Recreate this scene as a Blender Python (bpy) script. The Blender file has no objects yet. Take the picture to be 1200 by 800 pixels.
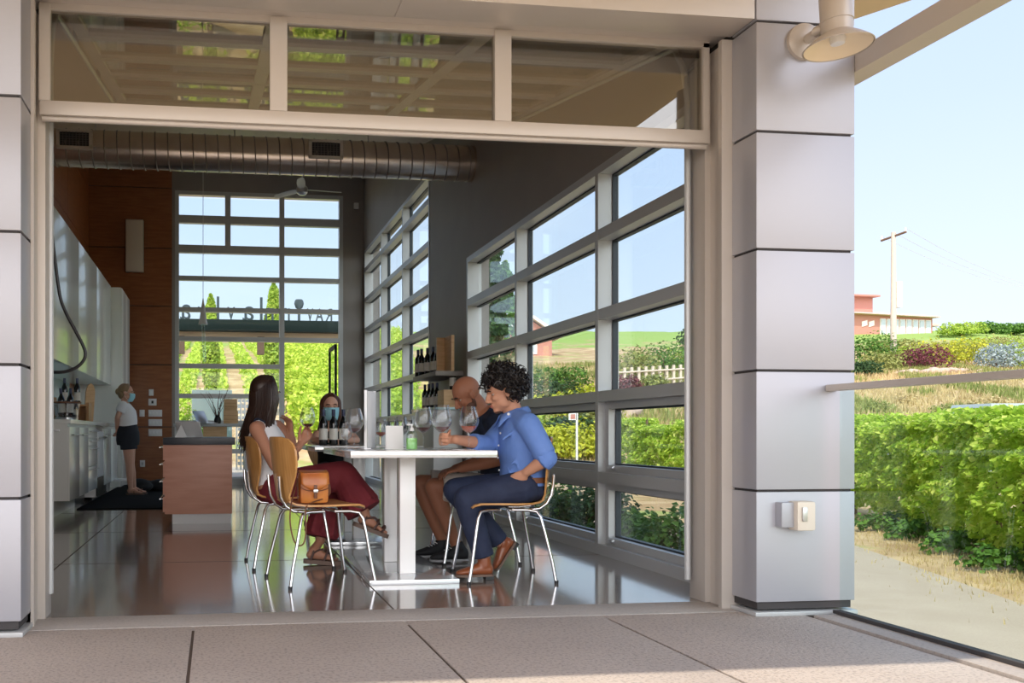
import bpy, bmesh, math, random
from mathutils import Vector, Matrix, noise
random.seed(7)
V = Vector
PI = math.pi
C = bpy.context.scene.collection

# ------------------------------------------------------------------ camera
CX, HY, F, H = 386.0, 508.0, 1050.0, 0.86
A = math.atan((CX - 252) / F)
SA, CA = math.sin(A), math.cos(A)
cam_d = bpy.data.cameras.new('camera')
cam = bpy.data.objects.new('camera', cam_d); C.objects.link(cam)
cam.location = (0, 0, H)
cam.rotation_euler = (PI / 2, 0, -A)
cam_d.sensor_fit = 'HORIZONTAL'; cam_d.sensor_width = 36
cam_d.lens = F / 1200 * 36
cam_d.shift_x = (600 - CX) / 1200
cam_d.shift_y = (HY - 400) / 1200
cam_d.clip_start = 0.05; cam_d.clip_end = 1500
bpy.context.scene.camera = cam

# ------------------------------------------------------------------ light
sc = bpy.context.scene
sc.view_settings.view_transform = 'Standard'
sc.view_settings.look = 'None'
sc.view_settings.gamma = 1
sc.view_settings.use_curve_mapping = False
sc.view_settings.exposure = 0.70
SUN_STRENGTH = 2.9
SKY_STRENGTH = 0.84
SUN_SIDE_FILL = 3.0

sun_d = bpy.data.lights.new('sun', 'SUN'); sun_d.energy = SUN_STRENGTH; sun_d.angle = 0.01
sun_d.color = (1.0, 0.90, 0.74)
sun = bpy.data.objects.new('sun', sun_d); C.objects.link(sun)
EL = math.radians(56)
sdir = V((0.27, math.cos(EL), -math.sin(EL))).normalized()      # from behind the camera
sun.rotation_euler = sdir.to_track_quat('-Z', 'Y').to_euler()

w = bpy.data.worlds.new('sky'); sc.world = w; w.use_nodes = True
nt = w.node_tree; nt.nodes.clear()
out = nt.nodes.new('ShaderNodeOutputWorld'); bg = nt.nodes.new('ShaderNodeBackground')
tc = nt.nodes.new('ShaderNodeTexCoord'); sep = nt.nodes.new('ShaderNodeSeparateXYZ')
ramp = nt.nodes.new('ShaderNodeValToRGB')
nt.links.new(tc.outputs['Generated'], sep.inputs[0]); nt.links.new(sep.outputs['Z'], ramp.inputs[0])
e = ramp.color_ramp.elements
e[0].position = 0.0; e[0].color = (0.76, 0.84, 0.94, 1)
e[1].position = 0.9; e[1].color = (0.27, 0.43, 0.80, 1)
x = ramp.color_ramp.elements.new(0.12); x.color = (0.67, 0.77, 0.93, 1)
x = ramp.color_ramp.elements.new(0.30); x.color = (0.54, 0.66, 0.91, 1)
mp = nt.nodes.new('ShaderNodeMapping'); mp.inputs['Scale'].default_value = (1.2, 1.2, 5.5)
nz = nt.nodes.new('ShaderNodeTexNoise'); nz.inputs['Scale'].default_value = 1.7; nz.inputs['Detail'].default_value = 5
nr = nt.nodes.new('ShaderNodeMapRange'); nr.inputs[1].default_value = 0.5; nr.inputs[2].default_value = 0.85
nr.inputs[3].default_value = 0; nr.inputs[4].default_value = 0.55
mx = nt.nodes.new('ShaderNodeMixRGB'); mx.inputs[2].default_value = (0.90, 0.92, 0.96, 1)
nt.links.new(tc.outputs['Generated'], mp.inputs[0]); nt.links.new(mp.outputs[0], nz.inputs['Vector'])
nt.links.new(nz.outputs['Fac'], nr.inputs[0]); nt.links.new(nr.outputs[0], mx.inputs[0])
nt.links.new(ramp.outputs[0], mx.inputs[1])
# sky boosted and warmed on the sun's side (-Y), added fill for the room
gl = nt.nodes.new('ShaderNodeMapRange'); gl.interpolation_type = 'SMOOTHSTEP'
gl.inputs[1].default_value = 0.0; gl.inputs[2].default_value = -1.0; gl.inputs[3].default_value = 1.0; gl.inputs[4].default_value = SUN_SIDE_FILL
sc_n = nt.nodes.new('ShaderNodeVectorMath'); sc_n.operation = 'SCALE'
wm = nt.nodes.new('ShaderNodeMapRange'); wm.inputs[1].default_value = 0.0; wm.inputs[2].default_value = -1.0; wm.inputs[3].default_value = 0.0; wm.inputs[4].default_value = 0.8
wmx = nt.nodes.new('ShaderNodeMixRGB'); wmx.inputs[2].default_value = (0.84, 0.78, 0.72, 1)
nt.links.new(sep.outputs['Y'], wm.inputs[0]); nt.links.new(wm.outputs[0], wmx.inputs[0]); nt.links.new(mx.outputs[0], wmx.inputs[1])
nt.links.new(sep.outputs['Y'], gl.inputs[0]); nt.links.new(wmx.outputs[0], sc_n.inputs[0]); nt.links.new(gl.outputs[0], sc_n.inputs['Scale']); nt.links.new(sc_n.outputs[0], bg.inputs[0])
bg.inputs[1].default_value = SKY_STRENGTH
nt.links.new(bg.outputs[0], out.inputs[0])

# ------------------------------------------------------------------ perspective helper: a pixel on a real plane
def ray(px, py):
    u = (px - CX) / F; v = (HY - py) / F
    return V((SA + u * CA, CA - u * SA, v))
def P(px, py, Y):
    d = ray(px, py); t = Y / d.y
    return V((d.x * t, Y, H + d.z * t))
def PX(px, py, X):
    d = ray(px, py); t = X / d.x
    return V((X, d.y * t, H + d.z * t))
def PZ(px, py, Z=0.0):
    d = ray(px, py); t = (Z - H) / d.z
    return V((d.x * t, d.y * t, Z))
def PD(px, py, D):
    d = ray(px, py); return V((d.x * D, d.y * D, H + d.z * D))

# ------------------------------------------------------------------ materials
def mat(name, col, rough=0.5, metal=0.0, spec=0.5, n=None, col2=None, nscale=8, bump=0.0, bscale=60, stretch=None, coat=0, emit=0, detail=4, lo=.35, hi=.65):
    m = bpy.data.materials.new(name); m.use_nodes = True
    t = m.node_tree; b = t.nodes['Principled BSDF']
    b.inputs['Roughness'].default_value = rough; b.inputs['Metallic'].default_value = metal
    b.inputs['Specular IOR Level'].default_value = spec
    if coat: b.inputs['Coat Weight'].default_value = coat; b.inputs['Coat Roughness'].default_value = 0.08
    b.inputs['Base Color'].default_value = (*col, 1)
    co = t.nodes.new('ShaderNodeTexCoord'); ma = t.nodes.new('ShaderNodeMapping')
    t.links.new(co.outputs['Object'], ma.inputs[0])
    if stretch: ma.inputs['Scale'].default_value = stretch
    if col2:
        no = t.nodes.new('ShaderNodeTexNoise'); no.inputs['Scale'].default_value = nscale; no.inputs['Detail'].default_value = detail
        t.links.new(ma.outputs[0], no.inputs['Vector'])
        r = t.nodes.new('ShaderNodeValToRGB'); r.color_ramp.elements[0].position = lo; r.color_ramp.elements[1].position = hi
        r.color_ramp.elements[0].color = (*col, 1); r.color_ramp.elements[1].color = (*col2, 1)
        t.links.new(no.outputs['Fac'], r.inputs[0]); t.links.new(r.outputs[0], b.inputs['Base Color'])
    if bump:
        nb = t.nodes.new('ShaderNodeTexNoise'); nb.inputs['Scale'].default_value = bscale; nb.inputs['Detail'].default_value = 3
        t.links.new(ma.outputs[0], nb.inputs['Vector'])
        bp = t.nodes.new('ShaderNodeBump'); bp.inputs['Strength'].default_value = bump; bp.inputs['Distance'].default_value = 0.01
        t.links.new(nb.outputs['Fac'], bp.inputs['Height']); t.links.new(bp.outputs[0], b.inputs['Normal'])
    if emit:
        b.inputs['Emission Color'].default_value = (*col, 1); b.inputs['Emission Strength'].default_value = emit
    return m
def thin_glass(name, tint=(0.93, 0.98, 0.97), refl=0.10, edge=0.5):
    m = bpy.data.materials.new(name); m.use_nodes = True
    t = m.node_tree; t.nodes.clear()
    o = t.nodes.new('ShaderNodeOutputMaterial'); mix = t.nodes.new('ShaderNodeMixShader')
    tr = t.nodes.new('ShaderNodeBsdfTransparent'); tr.inputs[0].default_value = (*tint, 1)
    gl = t.nodes.new('ShaderNodeBsdfGlossy'); gl.inputs['Roughness'].default_value = 0.01
    gl.inputs[0].default_value = (1, 1, 1, 1)
    lw = t.nodes.new('ShaderNodeLayerWeight'); lw.inputs[0].default_value = 0.25
    mr = t.nodes.new('ShaderNodeMapRange'); mr.inputs[3].default_value = refl; mr.inputs[4].default_value = edge
    t.links.new(lw.outputs['Facing'], mr.inputs[0]); t.links.new(mr.outputs[0], mix.inputs[0])
    t.links.new(tr.outputs[0], mix.inputs[1]); t.links.new(gl.outputs[0], mix.inputs[2])
    t.links.new(mix.outputs[0], o.inputs[0])
    return m
def leafmat(name, c1, c2, c3=None, scale=3.0, trans=0.35):
    m = bpy.data.materials.new(name); m.use_nodes = True
    t = m.node_tree; b = t.nodes['Principled BSDF']; b.inputs['Roughness'].default_value = 0.55
    b.inputs['Specular IOR Level'].default_value = 0.3
    g = t.nodes.new('ShaderNodeNewGeometry')
    r = t.nodes.new('ShaderNodeValToRGB'); r.color_ramp.elements[0].color = (*c1, 1); r.color_ramp.elements[1].color = (*c2, 1)
    if c3: q = r.color_ramp.elements.new(0.93); q.color = (*c3, 1); r.color_ramp.elements[-1].position = 1; r.color_ramp.elements[1].position = 0.85; r.color_ramp.elements[1].color = (*c2, 1); r.color_ramp.elements[2].color = (*c3, 1)
    t.links.new(g.outputs['Random Per Island'], r.inputs[0]); t.links.new(r.outputs[0], b.inputs['Base Color'])
    tl = t.nodes.new('ShaderNodeBsdfTranslucent'); mixs = t.nodes.new('ShaderNodeMixShader'); mixs.inputs[0].default_value = trans
    t.links.new(r.outputs[0], tl.inputs[0]); o = t.nodes['Material Output']
    t.links.new(b.outputs[0], mixs.inputs[1]); t.links.new(tl.outputs[0], mixs.inputs[2]); t.links.new(mixs.outputs[0], o.inputs[0])
    return m

M = {}
M['alu'] = mat('silver_cladding', (.425, .425, .46), .38, .3)
M['champ'] = mat('champagne_aluminium', (.57, .515, .46), .4, .25)
M['champ_dark'] = mat('dark_champagne', (.16, .14, .13), .6)  # dark champagne finish of the duct vent grilles
M['gap'] = mat('dark_joint', (.05, .045, .045), .8)
M['frame'] = mat('window_aluminium', (.52, .53, .53), .38, .2)
M['frame_dk'] = mat('window_gasket', (.03, .04, .05), .5)
M['wallgrey'] = mat('grey_paint', (.27, .24, .22), .55, col2=(.29, .26, .235), nscale=2)
M['ceil'] = mat('ceiling_paint', (.66, .56, .45), .6)
M['soffit'] = mat('soffit_paint', (.80, .62, .38), .6)
M['wood'] = mat('brown_panel', (.24, .075, .022), .42, col2=(.32, .11, .036), nscale=3, stretch=(1, 1, 9), coat=.15)
M['island'] = mat('island_veneer', (.70, .34, .235), .45, col2=(.77, .40, .29), nscale=3, stretch=(1, 1, 8))
M['cab'] = mat('white_cabinet', (.88, .90, .85), .25, coat=.4)
M['splash'] = mat('teal_back_glass', (.42, .64, .66), .15, coat=.5)
M['black'] = mat('black_plastic', (.012, .012, .014), .4)
M['blackmat'] = mat('black_rubber', (.006, .006, .007), .9, spec=.15)
M['white'] = mat('white_plastic', (.80, .80, .80), .35)
M['paper'] = mat('white_paper', (.86, .86, .86), .6)
M['chrome'] = mat('chrome', (.80, .80, .82), .12, 1.0)
M['steel'] = mat('brushed_steel', (.62, .62, .63), .3, 1.0)
M['duct'] = mat('galvanised_duct', (.74, .64, .54), .26, .92, col2=(.84, .74, .63), nscale=5)
M['seam'] = mat('duct_seam', (.30, .25, .21), .4, .8)
M['vent'] = mat('vent_frame', (.70, .62, .52), .5)
M['ply'] = mat('plywood', (.52, .25, .075), .32, col2=(.64, .34, .12), nscale=5, stretch=(1, 14, 1), coat=.35)
M['lightwood'] = mat('light_wood', (.62, .38, .18), .5, col2=(.72, .47, .25), nscale=5, stretch=(1, 1, 7))
M['boardwood'] = mat('board_wood', (.40, .20, .08), .5, col2=(.52, .28, .12), nscale=5, stretch=(8, 8, 1))
M['tabletop'] = mat('white_laminate', (.90, .89, .88), .15, coat=.5)
M['tbase'] = mat('polished_plate', (.70, .72, .74), .12, .6)
M['bottle'] = mat('dark_bottle', (.006, .008, .010), .08, coat=.6)
M['label'] = mat('bottle_label', (.78, .75, .68), .6)
M['capsule'] = mat('bottle_capsule', (.05, .06, .12), .3, .3)
M['glass'] = thin_glass('drinking_glass', (.94, .95, .96), .03, .65)
M['pane'] = thin_glass('window_glass', (.93, .98, .98), .03, .22)
M['doorpane'] = thin_glass('door_glass', (.80, .78, .72), .10, .60)
M['rail_glass'] = thin_glass('railing_glass', (.90, .965, .955), .015, .05)
M['wine'] = mat('red_wine', (.10, .004, .012), .05)
M['rose'] = mat('rose_wine', (.62, .13, .06), .05)
M['green_gel'] = mat('green_gel', (.35, .72, .25), .1)
M['clearpl'] = thin_glass('clear_plastic', (.9, .97, .92), .08, .5)
M['navy'] = mat('navy_cotton', (.010, .018, .042), .8, bump=.3, bscale=120)
M['blue'] = mat('light_blue_cotton', (.13, .25, .62), .75, col2=(.155, .285, .68), nscale=9, bump=.25, bscale=25)
M['jeans'] = mat('dark_blue_trousers', (.013, .020, .052), .8, col2=(.019, .029, .068), nscale=14, bump=.35, bscale=22)
M['burg'] = mat('burgundy_cotton', (.17, .016, .026), .8, col2=(.215, .024, .034), nscale=9, bump=.4, bscale=18)
M['whitec'] = mat('white_cotton', (.78, .78, .80), .8, bump=.25, bscale=22)
M['short'] = mat('stone_shorts', (.60, .53, .47), .8, bump=.25, bscale=22)
M['blk'] = mat('black_cotton', (.015, .015, .018), .8)
M['shortd'] = mat('dark_shorts', (.012, .014, .022), .8)
M['skin_a'] = mat('tan_skin', (.54, .27, .17), .5, spec=.35)
M['skin_b'] = mat('brown_skin', (.36, .15, .085), .5, spec=.35)
M['skin_c'] = mat('light_skin', (.68, .38, .27), .5, spec=.35)
M['skin_d'] = mat('olive_skin', (.42, .20, .125), .5, spec=.35)
M['hair_k'] = mat('black_hair', (.012, .009, .008), .45)
M['hair_b'] = mat('dark_brown_hair', (.028, .014, .010), .38)
M['hair_r'] = mat('auburn_hair', (.085, .026, .014), .42)
M['hair_bl'] = mat('dark_blond_hair', (.30, .19, .10), .55)
M['beard'] = mat('short_beard', (.10, .045, .03), .8)
M['eye'] = mat('eye_white', (.42, .38, .35), .5, spec=.1)
M['iris'] = mat('dark_iris', (.03, .015, .01), .2)
M['lip'] = mat('lips', (.45, .14, .11), .5)
M['mask'] = mat('blue_face_mask', (.36, .70, .80), .7)
M['tanleather'] = mat('tan_leather', (.50, .14, .030), .32, col2=(.66, .26, .055), nscale=7, coat=.2)
M['strap'] = mat('brown_strap', (.17, .065, .03), .5)
M['shoe_br'] = mat('brown_leather', (.26, .075, .028), .3, coat=.25)
M['shoe_bk'] = mat('black_knit', (.014, .014, .016), .7)
M['sole'] = mat('grey_sole', (.35, .35, .36), .7)
M['sandal'] = mat('brown_sandal', (.10, .055, .045), .6)
M['cork'] = mat('sandal_sole', (.17, .115, .09), .8)
M['grout'] = mat('concrete_joint', (.10, .075, .06), .9)
M['bark'] = mat('bark', (.16, .10, .07), .9)
M['pole'] = mat('weathered_pole', (.62, .52, .43), .9)
M['redwall'] = mat('red_siding', (.46, .235, .20), .8, col2=(.52, .21, .16), nscale=6, stretch=(1, 1, 6))
M['roof'] = mat('pinkish_roof', (.60, .45, .41), .8)
M['whitetrim'] = mat('white_trim', (.80, .77, .74), .6)
M['hglass'] = mat('house_glass', (.45, .52, .58), .1)
M['darkgreen'] = mat('dark_green_beam', (.008, .018, .017), .6, spec=.2)
M['letter'] = mat('dark_sign_metal', (.06, .085, .10), .5)
M['tanbeam'] = mat('tan_timber_beam', (.72, .52, .34), .7)
M['mint'] = mat('pale_mint_panel', (.58, .76, .66), .5)
M['rock'] = mat('pale_rock', (.50, .38, .30), .9, col2=(.36, .27, .23), nscale=2, bump=.5, bscale=6)
M['carpaint'] = mat('blue_grey_car_paint', (.40, .43, .45), .5, .1)
M['countertop'] = mat('dark_stone_top', (.045, .05, .062), .35)
M['greytop'] = mat('grey_stone_top', (.42, .44, .45), .3)
M['lampin'] = mat('lamp_reflector', (.85, .72, .52), .5)

def concrete(name, c1, c2, rough, spec=.5, speck=.0, bumpv=.15, coat=0):
    m = mat(name, c1, rough, 0, spec, col2=c2, nscale=1.6, bump=bumpv, bscale=90, coat=coat, detail=8, lo=.3, hi=.7)
    if speck:
        t = m.node_tree; b = t.nodes['Principled BSDF']; lk = [l for l in t.links if l.to_socket == b.inputs['Base Color']][0]; src = lk.from_socket
        no = t.nodes.new('ShaderNodeTexNoise'); no.inputs['Scale'].default_value = 70; no.inputs['Detail'].default_value = 2
        co = t.nodes.new('ShaderNodeTexCoord'); t.links.new(co.outputs['Object'], no.inputs['Vector'])
        r = t.nodes.new('ShaderNodeMapRange'); r.inputs[1].default_value = .35; r.inputs[2].default_value = .5; r.inputs[3].default_value = 1 - speck; r.inputs[4].default_value = 1
        t.links.new(no.outputs['Fac'], r.inputs[0])
        mm = t.nodes.new('ShaderNodeMixRGB'); mm.blend_type = 'MULTIPLY'; mm.inputs[0].default_value = 1
        t.links.new(src, mm.inputs[1]); t.links.new(r.outputs[0], mm.inputs[2]); t.links.new(mm.outputs[0], b.inputs['Base Color'])
    return m
M['deck'] = concrete('rough_concrete', (.46, .395, .355), (.54, .47, .42), .85, speck=.28, bumpv=.5)
M['thresh'] = concrete('threshold_concrete', (.40, .36, .33), (.47, .43, .40), .7, speck=.15)
M['floor'] = concrete('polished_concrete', (.20, .16, .138), (.27, .22, .19), .13, spec=.8, bumpv=.02, coat=.6)
M['asphalt'] = concrete('pale_road', (.42, .335, .26), (.48, .39, .31), .9, speck=.1)
M['curb'] = concrete('curb_concrete', (.40, .35, .32), (.46, .41, .37), .8, speck=.15)

# ------------------------------------------------------------------ mesh builder
class MB:
    def __init__(s): s.bm = bmesh.new()
    def box(s, x0, x1, y0, y1, z0, z1, bevel=0, Mx=None):
        r = bmesh.ops.create_cube(s.bm, size=1)
        vs = r['verts']
        bmesh.ops.transform(s.bm, matrix=Matrix.Translation(((x0 + x1) / 2, (y0 + y1) / 2, (z0 + z1) / 2)) @ Matrix.Diagonal((abs(x1 - x0), abs(y1 - y0), abs(z1 - z0), 1)), verts=vs)
        if bevel:
            es = list({ed for v in vs for ed in v.link_edges})
            rr = bmesh.ops.bevel(s.bm, geom=es, offset=bevel, segments=2, affect='EDGES', profile=.6)
            vs = list({v for f in rr['faces'] for v in f.verts} | {v for v in vs if v.is_valid})
        if Mx is not None: bmesh.ops.transform(s.bm, matrix=Mx, verts=vs)
        return s
    def tube(s, pts, r, seg=10, closed=False, cap=True):
        pts = [V(p) for p in pts]; n = len(pts)
        rs = r if isinstance(r, (list, tuple)) else [r] * n
        rings = []; prev = None
        for i, p in enumerate(pts):
            a = pts[i - 1] if (i > 0 or closed) else p; b = pts[(i + 1) % n] if (i < n - 1 or closed) else p
            t = (b - a).normalized()
            if prev is None:
                u = t.orthogonal().normalized()
            else:
                u = (prev - t * prev.dot(t))
                u = u.normalized() if u.length > 1e-6 else t.orthogonal().normalized()
            prev = u; v = t.cross(u)
            rings.append([s.bm.verts.new(p + (u * math.cos(2 * PI * k / seg) + v * math.sin(2 * PI * k / seg)) * rs[i]) for k in range(seg)])
        rg = range(n if closed else n - 1)
        for i in rg:
            a, b = rings[i], rings[(i + 1) % n]
            for k in range(seg):
                s.bm.faces.new((a[k], a[(k + 1) % seg], b[(k + 1) % seg], b[k]))
        if cap and not closed:
            s.bm.faces.new(list(reversed(rings[0]))); s.bm.faces.new(rings[-1])
        return s
    def lathe(s, prof, c=(0, 0, 0), seg=28, axis=None):
        c = V(c); R = Matrix.Identity(3)
        if axis is not None: R = V((0, 0, 1)).rotation_difference(V(axis)).to_matrix()
        rings = []
        for (r, z) in prof:
            if r < 1e-5: rings.append([s.bm.verts.new(c + R @ V((0, 0, z)))])
            else: rings.append([s.bm.verts.new(c + R @ V((r * math.cos(2 * PI * k / seg), r * math.sin(2 * PI * k / seg), z))) for k in range(seg)])
        for a, b in zip(rings, rings[1:]):
            for k in range(seg):
                k2 = (k + 1) % seg
                if len(a) == 1 and len(b) == 1: continue
                if len(a) == 1: s.bm.faces.new((a[0], b[k2], b[k]))
                elif len(b) == 1: s.bm.faces.new((a[k], a[k2], b[0]))
                else: s.bm.faces.new((a[k], a[k2], b[k2], b[k]))
        return s
    def prism(s, pts, vec):
        vec = V(vec); a = [s.bm.verts.new(V(p)) for p in pts]; b = [s.bm.verts.new(V(p) + vec) for p in pts]; n = len(a)
        s.bm.faces.new(list(reversed(a))); s.bm.faces.new(b)
        for i in range(n): s.bm.faces.new((a[i], a[(i + 1) % n], b[(i + 1) % n], b[i]))
        return s
    def ell(s, c, r, R=None, sub=3):
        q = bmesh.ops.create_icosphere(s.bm, subdivisions=sub, radius=1)
        r = (r, r, r) if not isinstance(r, (tuple, list)) else r
        m = Matrix.Translation(V(c)) @ ((R.to_4x4()) if R is not None else Matrix.Identity(4)) @ Matrix.Diagonal((*r, 1))
        bmesh.ops.transform(s.bm, matrix=m, verts=q['verts']); return s
    def cone(s, a, b, ra, rb, seg=18):
        return s.tube([a, b], [ra, rb], seg)
    def limb(s, pts, rs, seg=18, start=True, end=True):
        for i, (p, r) in enumerate(zip(pts, rs)):
            if (i == 0 and not start) or (i == len(pts) - 1 and not end): continue
            s.ell(p, r, sub=2)
        for i in range(len(pts) - 1): s.cone(pts[i], pts[i + 1], rs[i], rs[i + 1], seg)
        return s
    def loft(s, secs, seg=24):
        # secs: (centre, side vector*half width, front vector*half depth)
        rings = []
        for c, a, b in secs:
            rings.append([s.bm.verts.new(V(c) + V(a) * math.cos(2 * PI * k / seg) + V(b) * math.sin(2 * PI * k / seg)) for k in range(seg)])
        for p, q in zip(rings, rings[1:]):
            for k in range(seg): s.bm.faces.new((p[k], p[(k + 1) % seg], q[(k + 1) % seg], q[k]))
        s.bm.faces.new(list(reversed(rings[0]))); s.bm.faces.new(rings[-1]); return s
    def build(s, name, m, parent=None, smooth=True, local=False, remesh=0, soft=0, auto=40):
        bmesh.ops.recalc_face_normals(s.bm, faces=s.bm.faces)
        vs = s.bm.verts
        if parent is not None and not local:
            off = V(parent.location)
            p = parent.parent
            while p is not None: off += V(p.location); p = p.parent
        elif parent is None and not local:
            xs = [v.co.x for v in vs]; ys = [v.co.y for v in vs]; zs = [v.co.z for v in vs]
            off = V(((min(xs) + max(xs)) / 2, (min(ys) + max(ys)) / 2, min(zs)))
        else: off = V((0, 0, 0))
        for v in vs: v.co -= off
        me = bpy.data.meshes.new(name); s.bm.to_mesh(me); s.bm.free()
        ms = m if isinstance(m, list) else [m]
        for q in ms: me.materials.append(q)
        o = bpy.data.objects.new(name, me); C.objects.link(o)
        if parent is not None: o.parent = parent
        elif not local: o.location = off
        if smooth:
            me.polygons.foreach_set('use_smooth', [True] * len(me.polygons))
            if not remesh:
                try: me.set_sharp_from_angle(angle=math.radians(auto))
                except Exception: pass
        if remesh:
            md = o.modifiers.new('join', 'REMESH'); md.mode = 'VOXEL'; md.voxel_size = remesh; md.use_smooth_shade = True
            if soft:
                sm = o.modifiers.new('soften', 'SMOOTH'); sm.factor = .5; sm.iterations = soft
        return o

def tag(o, label=None, cat=None, group=None, kind=None):
    if label: o['label'] = label
    if cat: o['category'] = cat
    if group: o['group'] = group
    if kind: o['kind'] = kind
    return o
def empty(name, loc, label=None, cat=None, group=None, kind=None, rz=0):
    o = bpy.data.objects.new(name, None); C.objects.link(o); o.location = loc; o.rotation_euler = (0, 0, rz)
    o.empty_display_size = .1
    return tag(o, label, cat, group, kind)
def struct(o, label=None, cat=None): return tag(o, label, cat, kind='structure')
def copy_tree(o, parent=None):
    c = o.copy(); C.objects.link(c)
    if parent is not None: c.parent = parent
    for ch in [q for q in bpy.data.objects if q.parent == o]: copy_tree(ch, c)
    return c

# ================================================================== SETTING
YF = 3.93            # front of the pillars
YD = 4.32            # start of polished floor
YB = 16.3            # back wall
XW = 2.72            # right wall
XL = -2.22           # left wall
ZG = -0.45           # ground outside
def zceil(y): return 3.15 + .21 * (y - 4.3)

# floors
struct(MB().box(XL - .2, XW + .25, YD, YB + .2, ZG, 0).build('floor', M['floor'], smooth=False), 'polished grey-brown concrete floor of the tasting room', 'floor')
# deck: slabs with joints in between
dk = empty('deck', (0, 2, 0), 'rough concrete terrace slabs in front of the opening', 'terrace', kind='structure')
xs = [-6, -2.9, -1.03, -.095, .865, 1.815, 2.78]
mb = MB()
for a, b in zip(xs, xs[1:]):
    mb.box(a + .006, b - .006, -4, YF + .115, ZG, 0, bevel=.004)
mb.build('deck_slab', M['deck'], dk)
MB().box(-6, 2.78, -4, YF + .11, ZG, -.006).build('deck_joint', M['grout'], dk, smooth=False)
MB().box(2.783, 2.99, -4, YF - .05, ZG, .012, bevel=.006).build('deck_curb', M['curb'], dk)
MB().box(-.98, 2.6, YF + .125, YD, ZG, .0, bevel=.002).build('threshold', M['thresh'], dk)
MB().box(-6, 2.99, YF + .05, YD + .3, ZG, -.004).build('footing', M['thresh'], dk, smooth=False)
# floor saw cuts
mb = MB()
for x_ in (.868, -1.01): mb.box(x_ - .004, x_ + .004, YD + .002, YB, 0, .0008)
for y_ in (6.08, 8.0, 9.95, 11.9): mb.box(XL, XW, y_ - .003, y_ + .003, 0, .0008)
mb.build('floor_joint', M['grout'], dk, smooth=False)

# ceiling, walls
def quad_slab(p, th): # p: 4 points
    return MB().prism(p, (0, 0, th))
struct(quad_slab([(XL - .2, 4.2, zceil(4.2)), (XW + .25, 4.2, zceil(4.2)), (XW + .25, YB + .2, zceil(YB + .2)), (XL - .2, YB + .2, zceil(YB + .2))], .25).build('ceiling', M['ceil'], smooth=False), 'sloping tan ceiling rising to the back', 'ceiling')
zt = 6.2
def panelled_wall(name, fixed, a0, a1, axis, joints, m, zs, th=.2, extra=None):
    pass
# left wall brown panels
wl = empty('wall_left', (XL, 10, 0), 'left wall of brown wood panels', 'wall', kind='structure')
MB().box(XL - .2, XL - .02, 4.3, YB + .2, ZG, zt).build('wall_core', M['gap'], wl, smooth=False)
mb = MB(); zj = [0, .98, 2.05, 3.10, 4.16, 5.20, 6.2]
yj = [4.35, 6.8, 9.2, 11.6, 14.0, YB]
for za, zb in zip(zj, zj[1:]):
    for ya, yb in zip(yj, yj[1:]): mb.box(XL - .03, XL, ya + .005, yb - .005, za + .006, zb - .006)
mb.build('wall_panel', M['wood'], wl, smooth=False)
# back wall: window opening
bx0 = P(205, 300, YB).x; bx1 = P(402, 300, YB).x; bz1 = P(300, 226, YB).z
brx = P(201.5, 300, YB).x
wb = empty('wall_back', (0, YB, 0), 'back wall with brown panels beside the tall window', 'wall', kind='structure')
mb = MB(); mb.box(brx, XW + .3, YB, YB + .2, bz1, zt); mb.box(bx1, XW + .3, YB, YB + .2, ZG, bz1); mb.box(brx, bx0, YB, YB + .2, ZG, bz1)
mb.build('wall_plaster', M['wallgrey'], wb, smooth=False)
MB().box(XL - .2, brx, YB + .03, YB + .2, ZG, zt).build('wall_core', M['gap'], wb, smooth=False)
mb = MB(); zjb = [0] + [P(155, y_, YB).z for y_ in (500, 427, 358, 290, 219)] + [zt]
for za, zb in zip(zjb, zjb[1:]): mb.box(XL, brx, YB, YB + .03, za + .008, zb - .008)
mb.build('wall_panel', M['wood'], wb, smooth=False)
# right wall with two openings
y1a, y1b = 4.3, 9.49; y2a, y2b = 11.2, 16.22
z1 = 2.77; z2 = P(500, 205, 11.3).z if False else PX(500, 205, XW).z
wr = empty('wall_right', (XW, 10, 0), 'dark grey right wall between the gridded windows', 'wall', kind='structure')
mb = MB()
mb.box(XW, XW + .25, y1a, y1b, z1, zt); mb.box(XW, XW + .25, y1b, y2a, ZG, zt); mb.box(XW, XW + .25, y2a, y2b, z2, zt); mb.box(XW, XW + .25, y2b, YB + .1, ZG, zt)
mb.box(XW, XW + .25, y1a, y1b, ZG, -.001); mb.box(XW, XW + .25, y2a, y2b, ZG, -.001)
mb.build('wall_plaster', M['wallgrey'], wr, smooth=False)
struct(MB().box(XW - .012, XW, y1b, y2a, 0, .09).build('baseboard_right', M['lightwood'], smooth=False), 'tan skirting along the grey right wall', 'skirting')

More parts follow.
